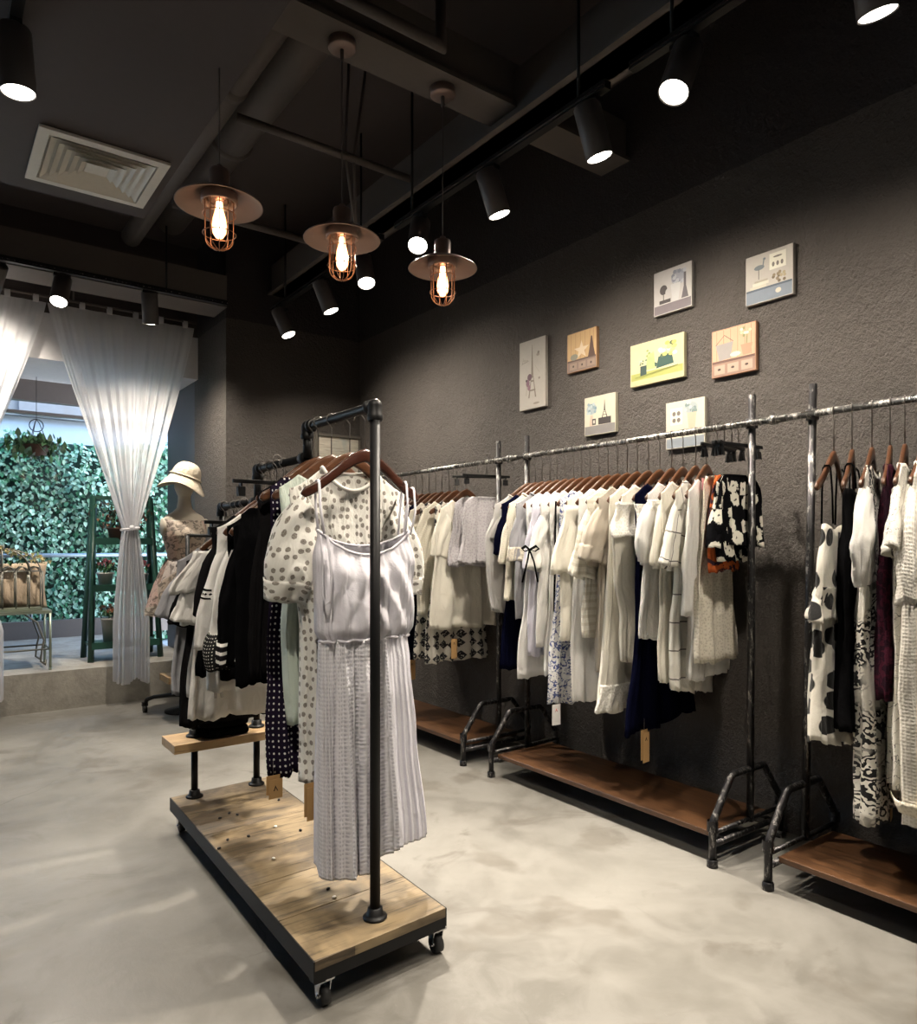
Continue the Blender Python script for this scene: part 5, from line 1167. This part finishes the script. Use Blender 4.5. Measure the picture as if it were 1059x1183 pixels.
potted((cx + .15, AYc, LZ + .612), .06, .1, 'white pot on the middle shelf behind the right curtain', L_['pink'], 40)
def bush(loc, label, n, rad, sq, fl, nf, name='flower_basket', mats=('twig', 'dark')):
    p = thing(name, label, 'flower basket', loc); 
    m = MB(); m.lathe([(.001, 0), (.09, 0), (.12, .1), (.125, .1), (.12, .09), (.001, .09)], seg=20); m.build('basket', L_['twig'], p)
    m = MB(); leaves(m, (0, 0, .2), rad, n, .024, rng, (0, 1), sq); m.build('leaves', [L_[k] for k in mats], p)
    m = MB(); 
    for k in range(nf):
        d = Vector((rng.gauss(0, 1), rng.gauss(0, 1), rng.gauss(0, 1))).normalized() * rad * rng.uniform(.7, 1.05); flower(m, (d.x * sq[0], d.y * sq[1], .2 + d.z * sq[2]), .02, rng, 0)
    m.build('flowers', L_[fl], p); return p
bush((cx, AYc - .0, LZ + 1.003), 'dark basket of brownish leaves and coral flowers on the top shelf of the green stand', 420, .21, (1.25, .7, .85), 'coral', 26)
# hanging ivy pot
hp = onY(42, 520, 6.75); t = thing('hanging_plant', 'leafy plant hanging on wires in front of the ivy wall, upper left', 'hanging plant', (hp.x, 6.75, hp.z))
m = MB(); m.lathe([(.001, -.05), (.07, -.04), (.10, .04), (.102, .04), (.09, .03)], seg=20); m.build('pot', L_['twig'], t)
m = MB(); [m.tube([(.09 * math.cos(a), .09 * math.sin(a), .04), (.02 * math.cos(a), .02 * math.sin(a), .22), (0, 0, .25)], .003, 5) for a in (0, 2.1, 4.2)]; m.tube([(0, 0, .25), (0, 0, 2.62 - hp.z)], .0025, 5); m.tube([(.05 * math.cos(a), 0, .2 + .05 * math.sin(a)) for a in [k * PI / 8 for k in range(16)]], .004, 5, closed=True); m.build('hanging_wires', M['black'], t)
m = MB(); leaves(m, (0, 0, .03), .2, 260, .045, rng, (0, 1), (1.2, .8, .62)); m.build('leaves', [L_['dark'], L_['mid']], t)
# iron bench with birdcage, pillow
BX, BYy, BZ = .42, 6.47, .752
t = thing('side_table', 'pale green wrought-iron table at the left edge of the window ledge', 'table', (BX, BYy, LZ)); th_ = BZ - LZ
M['sage'] = m_iron('sage_painted_iron', (.30, .34, .27), (.5, .52, .42), .62)
M['dgreen'] = plain('dark_green_iron', (.16, .155, .13), .45, .5)
hx, hy = .37, .17
m = MB(); m.box((0, 0, th_ - .012), (2 * hx, 2 * hy, .022)); m.build('table_top', M['sage'], t)
for sx in (-1, 1):
    for sy in (-1, 1):
        m = MB(); m.tube([(sx * hx * .97, sy * hy * .95, 0), (sx * hx * .97, sy * hy * .95, th_ - .02)], .010, 8); m.ball((sx * hx * .97, sy * hy * .95, .008), .013, n=6); m.build('leg', M['sage'], t)
m = MB()
for sy in (-1, 1):
    m.tube([(-hx * .97, sy * hy * .9, .16), (hx * .97, sy * hy * .9, .16)], .007, 6)
    for sx in (-1, 1): m.tube([(sx * hx * .5, sy * hy * .9, th_ - .02), (sx * hx * .74, sy * hy * .9, th_ * .8), (sx * hx * .86, sy * hy * .9, th_ * .5), (sx * hx * .82, sy * hy * .9, .16), (sx * hx * .80, sy * hy * .9, .07), (sx * hx * .88, sy * hy * .9, .045), (sx * hx * .9, sy * hy * .9, .08)], .007, 6)
for sx in (-1, 1): m.tube([(sx * hx * .97, -hy * .9, .16), (sx * hx * .97, hy * .9, .16)], .007, 6)
m.build('scroll_braces', M['dgreen'], t)
# pillow
def pillow(loc, w, h, d, label, rz):
    m = MB()
    def P(i, j):
        a = i * 2 - 1; b = j * 2 - 1; return a, b
    def side(s):
        def f(i, j):
            a, b = i * 2 - 1, j * 2 - 1; e = max(0, (1 - a * a)) ** .42 * max(0, (1 - b * b)) ** .42
            pin = 1 - .07 * (1 - abs(b) ** 2) * 1; pin2 = 1 - .07 * (1 - abs(a) ** 2)
            return (a * w / 2 * pin, s * (d / 2 * e) + .004 * math.sin(9 * a + 4 * b) * e, h / 2 + b * h / 2 * pin2)
        return f
    m.grid(side(-1), 26, 26, uvfn=lambda i, j: (i * w, j * h)); m.grid(side(1), 26, 26, uvfn=lambda i, j: (i * w, j * h))
    return thing('', label, 'cushion', mesh=m.build('cushion', F['burlap'], loc=loc, rz=rz))
pillow((.50, 6.55, BZ), .58, .37, .13, 'plump tan cushion standing behind the birdcage on the iron table', 0)
# birdcage
cgx, cgy = .47, 6.40
t = thing('birdcage', 'grey-green wire birdcage front with arches and a domed top on the iron table', 'birdcage', (cgx, cgy, BZ))
m = MB(); hw_, hd = .26, .06
m.box((0, 0, .012), (hw_ * 2, hd * 2, .02)); m.build('base', M['sage'], t)
m = MB()
for sy in (-1, 1):
    n_ = 6
    for k in range(n_ + 1):
        x = -hw_ + 2 * hw_ * k / n_; m.tube([(x, sy * hd, .02), (x, sy * hd, .30)], .005, 6)
        if k < n_: m.tube([(x + hw_ / n_ * (1 - math.cos(a)), sy * hd, .26 + .075 * math.sin(a)) for a in [PI * q / 8 for q in range(9)]], .004, 6)
    m.tube([(-hw_, sy * hd, .30), (hw_, sy * hd, .30)], .004, 6)
m.build('bars', M['dgreen'], t)
m = MB()
for k in range(8):
    a = PI * k / 8 * 2; m.tube([(hw_ * .98 * math.cos(a) * math.cos(q), hd * math.sin(a) * math.cos(q), .30 + .17 * math.sin(q)) for q in [PI / 2 * j / 8 for j in range(9)]], .005, 6)
m.build('dome', M['dgreen'], t)
m = MB(); m.ball((0, 0, .485), .018, n=8); m.lathe([(.02, .46), (.012, .47), (.0, .50)], seg=12); m.build('finial', M['dgreen'], t)
t = thing('yellow_flowers', 'spray of pale yellow flowers lying over the birdcage and cushion', 'flowers', (.60, 6.44, BZ + .36))
m = MB(); m.tube([(-.17, -.0, .10), (-.05, -.02, .06), (.06, -.02, .01), (.16, 0, .0)], .004, 5); leaves(m, (0, 0, .03), .12, 40, .02, rng, sq=(1.4, .4, .5)); m.build('stem', L_['mid'], t)
m = MB()
for k in range(34): 
    q = rng.random(); flower(m, (-.17 + .34 * q + rng.uniform(-.02, .02), -.03 + rng.uniform(-.03, .03), .10 - .11 * q + rng.uniform(-.02, .04)), .024, rng, 0)
m.build('blossoms', L_['yellow'], t)

# ------------------------------------------------------------------ mannequin
mp = Vector((1.578, 5.60, 0)); ZS = 1.25
t = thing('mannequin', 'armless cream mannequin bust wearing a wide hat and a muted floral dress', 'mannequin', mp)
cr = plain('mannequin_linen', (.50, .45, .37), .8)
# torso (continuous): rows of ellipses z, rx, ry, cx, cy
tor = [(.96, .10, .08), (1.02, .125, .09), (1.10, .105, .08), (1.20, .12, .09), (1.30, .148, .105), (1.38, .158, .10), (1.44, .16, .085), (1.475, .13, .07), (1.50, .085, .06), (1.53, .055, .052), (1.58, .046, .048), (1.62, .045, .048), (1.64, .055, .06), (1.68, .07, .08), (1.74, .075, .09), (1.79, .065, .08), (1.83, .03, .04), (1.835, .0, .0)]
def torso(i, j):
    k = j * (len(tor) - 1); a = int(min(k, len(tor) - 2)); q = k - a; z, rx, ry = [tor[a][n_] + (tor[a + 1][n_] - tor[a][n_]) * q for n_ in range(3)]
    th = 2 * PI * i; bust = .03 * math.exp(-((z - 1.33) / .06) ** 2) * max(0, -math.sin(th)) ** 2
    return (rx * math.cos(th), ry * math.sin(th) - bust, z)
m = MB(); m.grid(torso, 40, 68, wrap=True, uvfn=lambda i, j: (i, j)); m.build('bust', cr, t)
for s in (-1, 1):
    m = MB(); m.lathe([(.0, .012), (.05, .010), (.055, 0), (.05, -.02)], (s * .158, -.01, 1.385), 24, M=Matrix.Rotation(R(90) * s, 3, 'Y') @ Matrix.Diagonal((1.25, .95, 1))); m.build('arm_cap', cr, t)
m = MB(); m.tube([(0, 0, .05), (0, 0, .98)], .014, 10); m.build('pole', M['black'], t)
m = MB(); m.lathe([(.0, 0), (.14, 0), (.14, .012), (.03, .03), (.018, .06)], seg=32); m.build('base', M['black'], t)
ro = random.Random(3); fD = fold_fn(ro, 9)
def bodice(i, j):
    z = .0 + 1.45 - .32 * j; th = 2 * PI * i; k = 0
    rows = [r for r in tor if r[0] <= 1.6]
    for a in range(len(rows) - 1):
        if rows[a][0] <= z <= rows[a + 1][0]: q = (z - rows[a][0]) / (rows[a + 1][0] - rows[a][0]); rx, ry = rows[a][1] + (rows[a + 1][1] - rows[a][1]) * q, rows[a][2] + (rows[a + 1][2] - rows[a][2]) * q
    bust = .03 * math.exp(-((z - 1.33) / .06) ** 2) * max(0, -math.sin(th)) ** 2
    return ((rx + .008) * math.cos(th), (ry + .01) * math.sin(th) - bust, z - (.04 * abs(math.sin(th)) ** 3 if j < .02 else 0))
m = MB(); m.grid(bodice, 48, 24, wrap=True, uvfn=lambda i, j: (i * .8, j * .4)); dr = m.build('dress_bodice', F['patch'], t)
def dskirt(i, j):
    th = 2 * PI * i; r = .115 + .145 * j ** .8; F_ = fD(math.cos(th) * 1.2 + math.sin(th), j) * .022 * (.3 + j); return ((r + F_) * math.cos(th) * 1.05, (r * .85 + F_) * math.sin(th), 1.145 - .40 * j + .015 * math.sin(3 * th) * j)
m = MB(); m.grid(dskirt, 90, 26, wrap=True, uvfn=lambda i, j: (i * 1.3, .5 + j * .4)); m.build('dress_skirt', F['patch'], t)
# hat
def hat(i, j):
    th = 2 * PI * i
    if j < .5: q = j / .5; r = .012 + .092 * math.sin(PI / 2 * q) ** .7; z = .115 - .115 * (1 - math.cos(PI / 2 * q)) ** .9
    else: q = (j - .5) / .5; r = .104 + .062 * q; z = -.01 - .075 * q ** 1.2 + .035 * q * math.sin(2 * th + .4) + .03 * q * math.cos(th)
    return (r * math.cos(th), r * math.sin(th) * 1.05, z)
m = MB(); m.grid(hat, 60, 36, wrap=True, uvfn=lambda i, j: (i, j)); m.tube([(.106 * math.cos(a), .11 * math.sin(a), .0) for a in [2 * PI * k / 40 for k in range(40)]], .006, 6, closed=True, flat=2)
ho = m.build('sun_hat', F['straw'], loc=(mp.x + .01, mp.y, 1.765), solid=.003); ho.rotation_euler = (R(12), R(14), .5)
thing('', 'floppy cream sun hat with a drooping brim on the mannequin', 'hat', mesh=ho)
# ------------------------------------------------------------------ far step rack with casters, behind the rolling rack
t = thing('step_stand', 'rolling stand with curved black legs and wooden step boards near the ledge', 'display stand', (1.56, 5.38, 0))
m = MB(); 
m.tube([(-.235, .34, .06), (-.225, .32, .10), (-.19, .26, .125), (-.10, .14, .15), (0, 0, .16), (.12, -.12, .15), (.2, -.2, .09)], .014, 10); m.tube([(-.06, -.24, .06), (-.05, -.2, .11), (0, 0, .16), (.07, .25, .14), (.08, .3, .06)], .012, 10); m.build('base_legs', M['black'], t)
for p in ((-.235, .34), (.2, -.2), (-.06, -.24), (.08, .3)):
    m = MB(); m.lathe([(.0, -.012), (.028, -.012), (.028, .012), (.0, .012)], (p[0], p[1], .028), 18, M=Matrix.Rotation(R(90), 3, 'Y')); m.box((p[0], p[1], .065), (.04, .03, .03)); m.build('caster', M['rubber'], t)
m = MB(); m.tube([(-.05, -.1, .14), (-.05, -.1, 1.32)], .0145, 12); m.build('post', M['black'], t)
m = MB(); m.tube([(.30, 0, .14), (.30, 0, 1.32)], .0145, 12); m.build('post', M['black'], t)
m = MB(); m.tube([(-.05, -.1, 1.32), (.30, 0, 1.32)], .012, 12); m.build('crossbar', M['black'], t)
for (x, z, w_) in ((.0, .30, .38), (.0, .785, .38)):
    m = MB(); m.box((x, -.02, z), (w_, .24, .045)); m.build('step_board', M['steps'], t, bevel=.002)

# ------------------------------------------------------------------ sky
w_ = bpy.data.worlds.new('World'); sc.world = w_; w_.use_nodes = True; nt_ = w_.node_tree
sky = nt_.nodes.new('ShaderNodeTexSky'); sky.sky_type = 'HOSEK_WILKIE'; sky.turbidity = 4; sky.sun_direction = (.2, -.5, .8)
bg = nt_.nodes['Background']; nt_.links.new(sky.outputs[0], bg.inputs[0]); bg.inputs[1].default_value = 34.0
sc.view_settings.exposure = 0.28
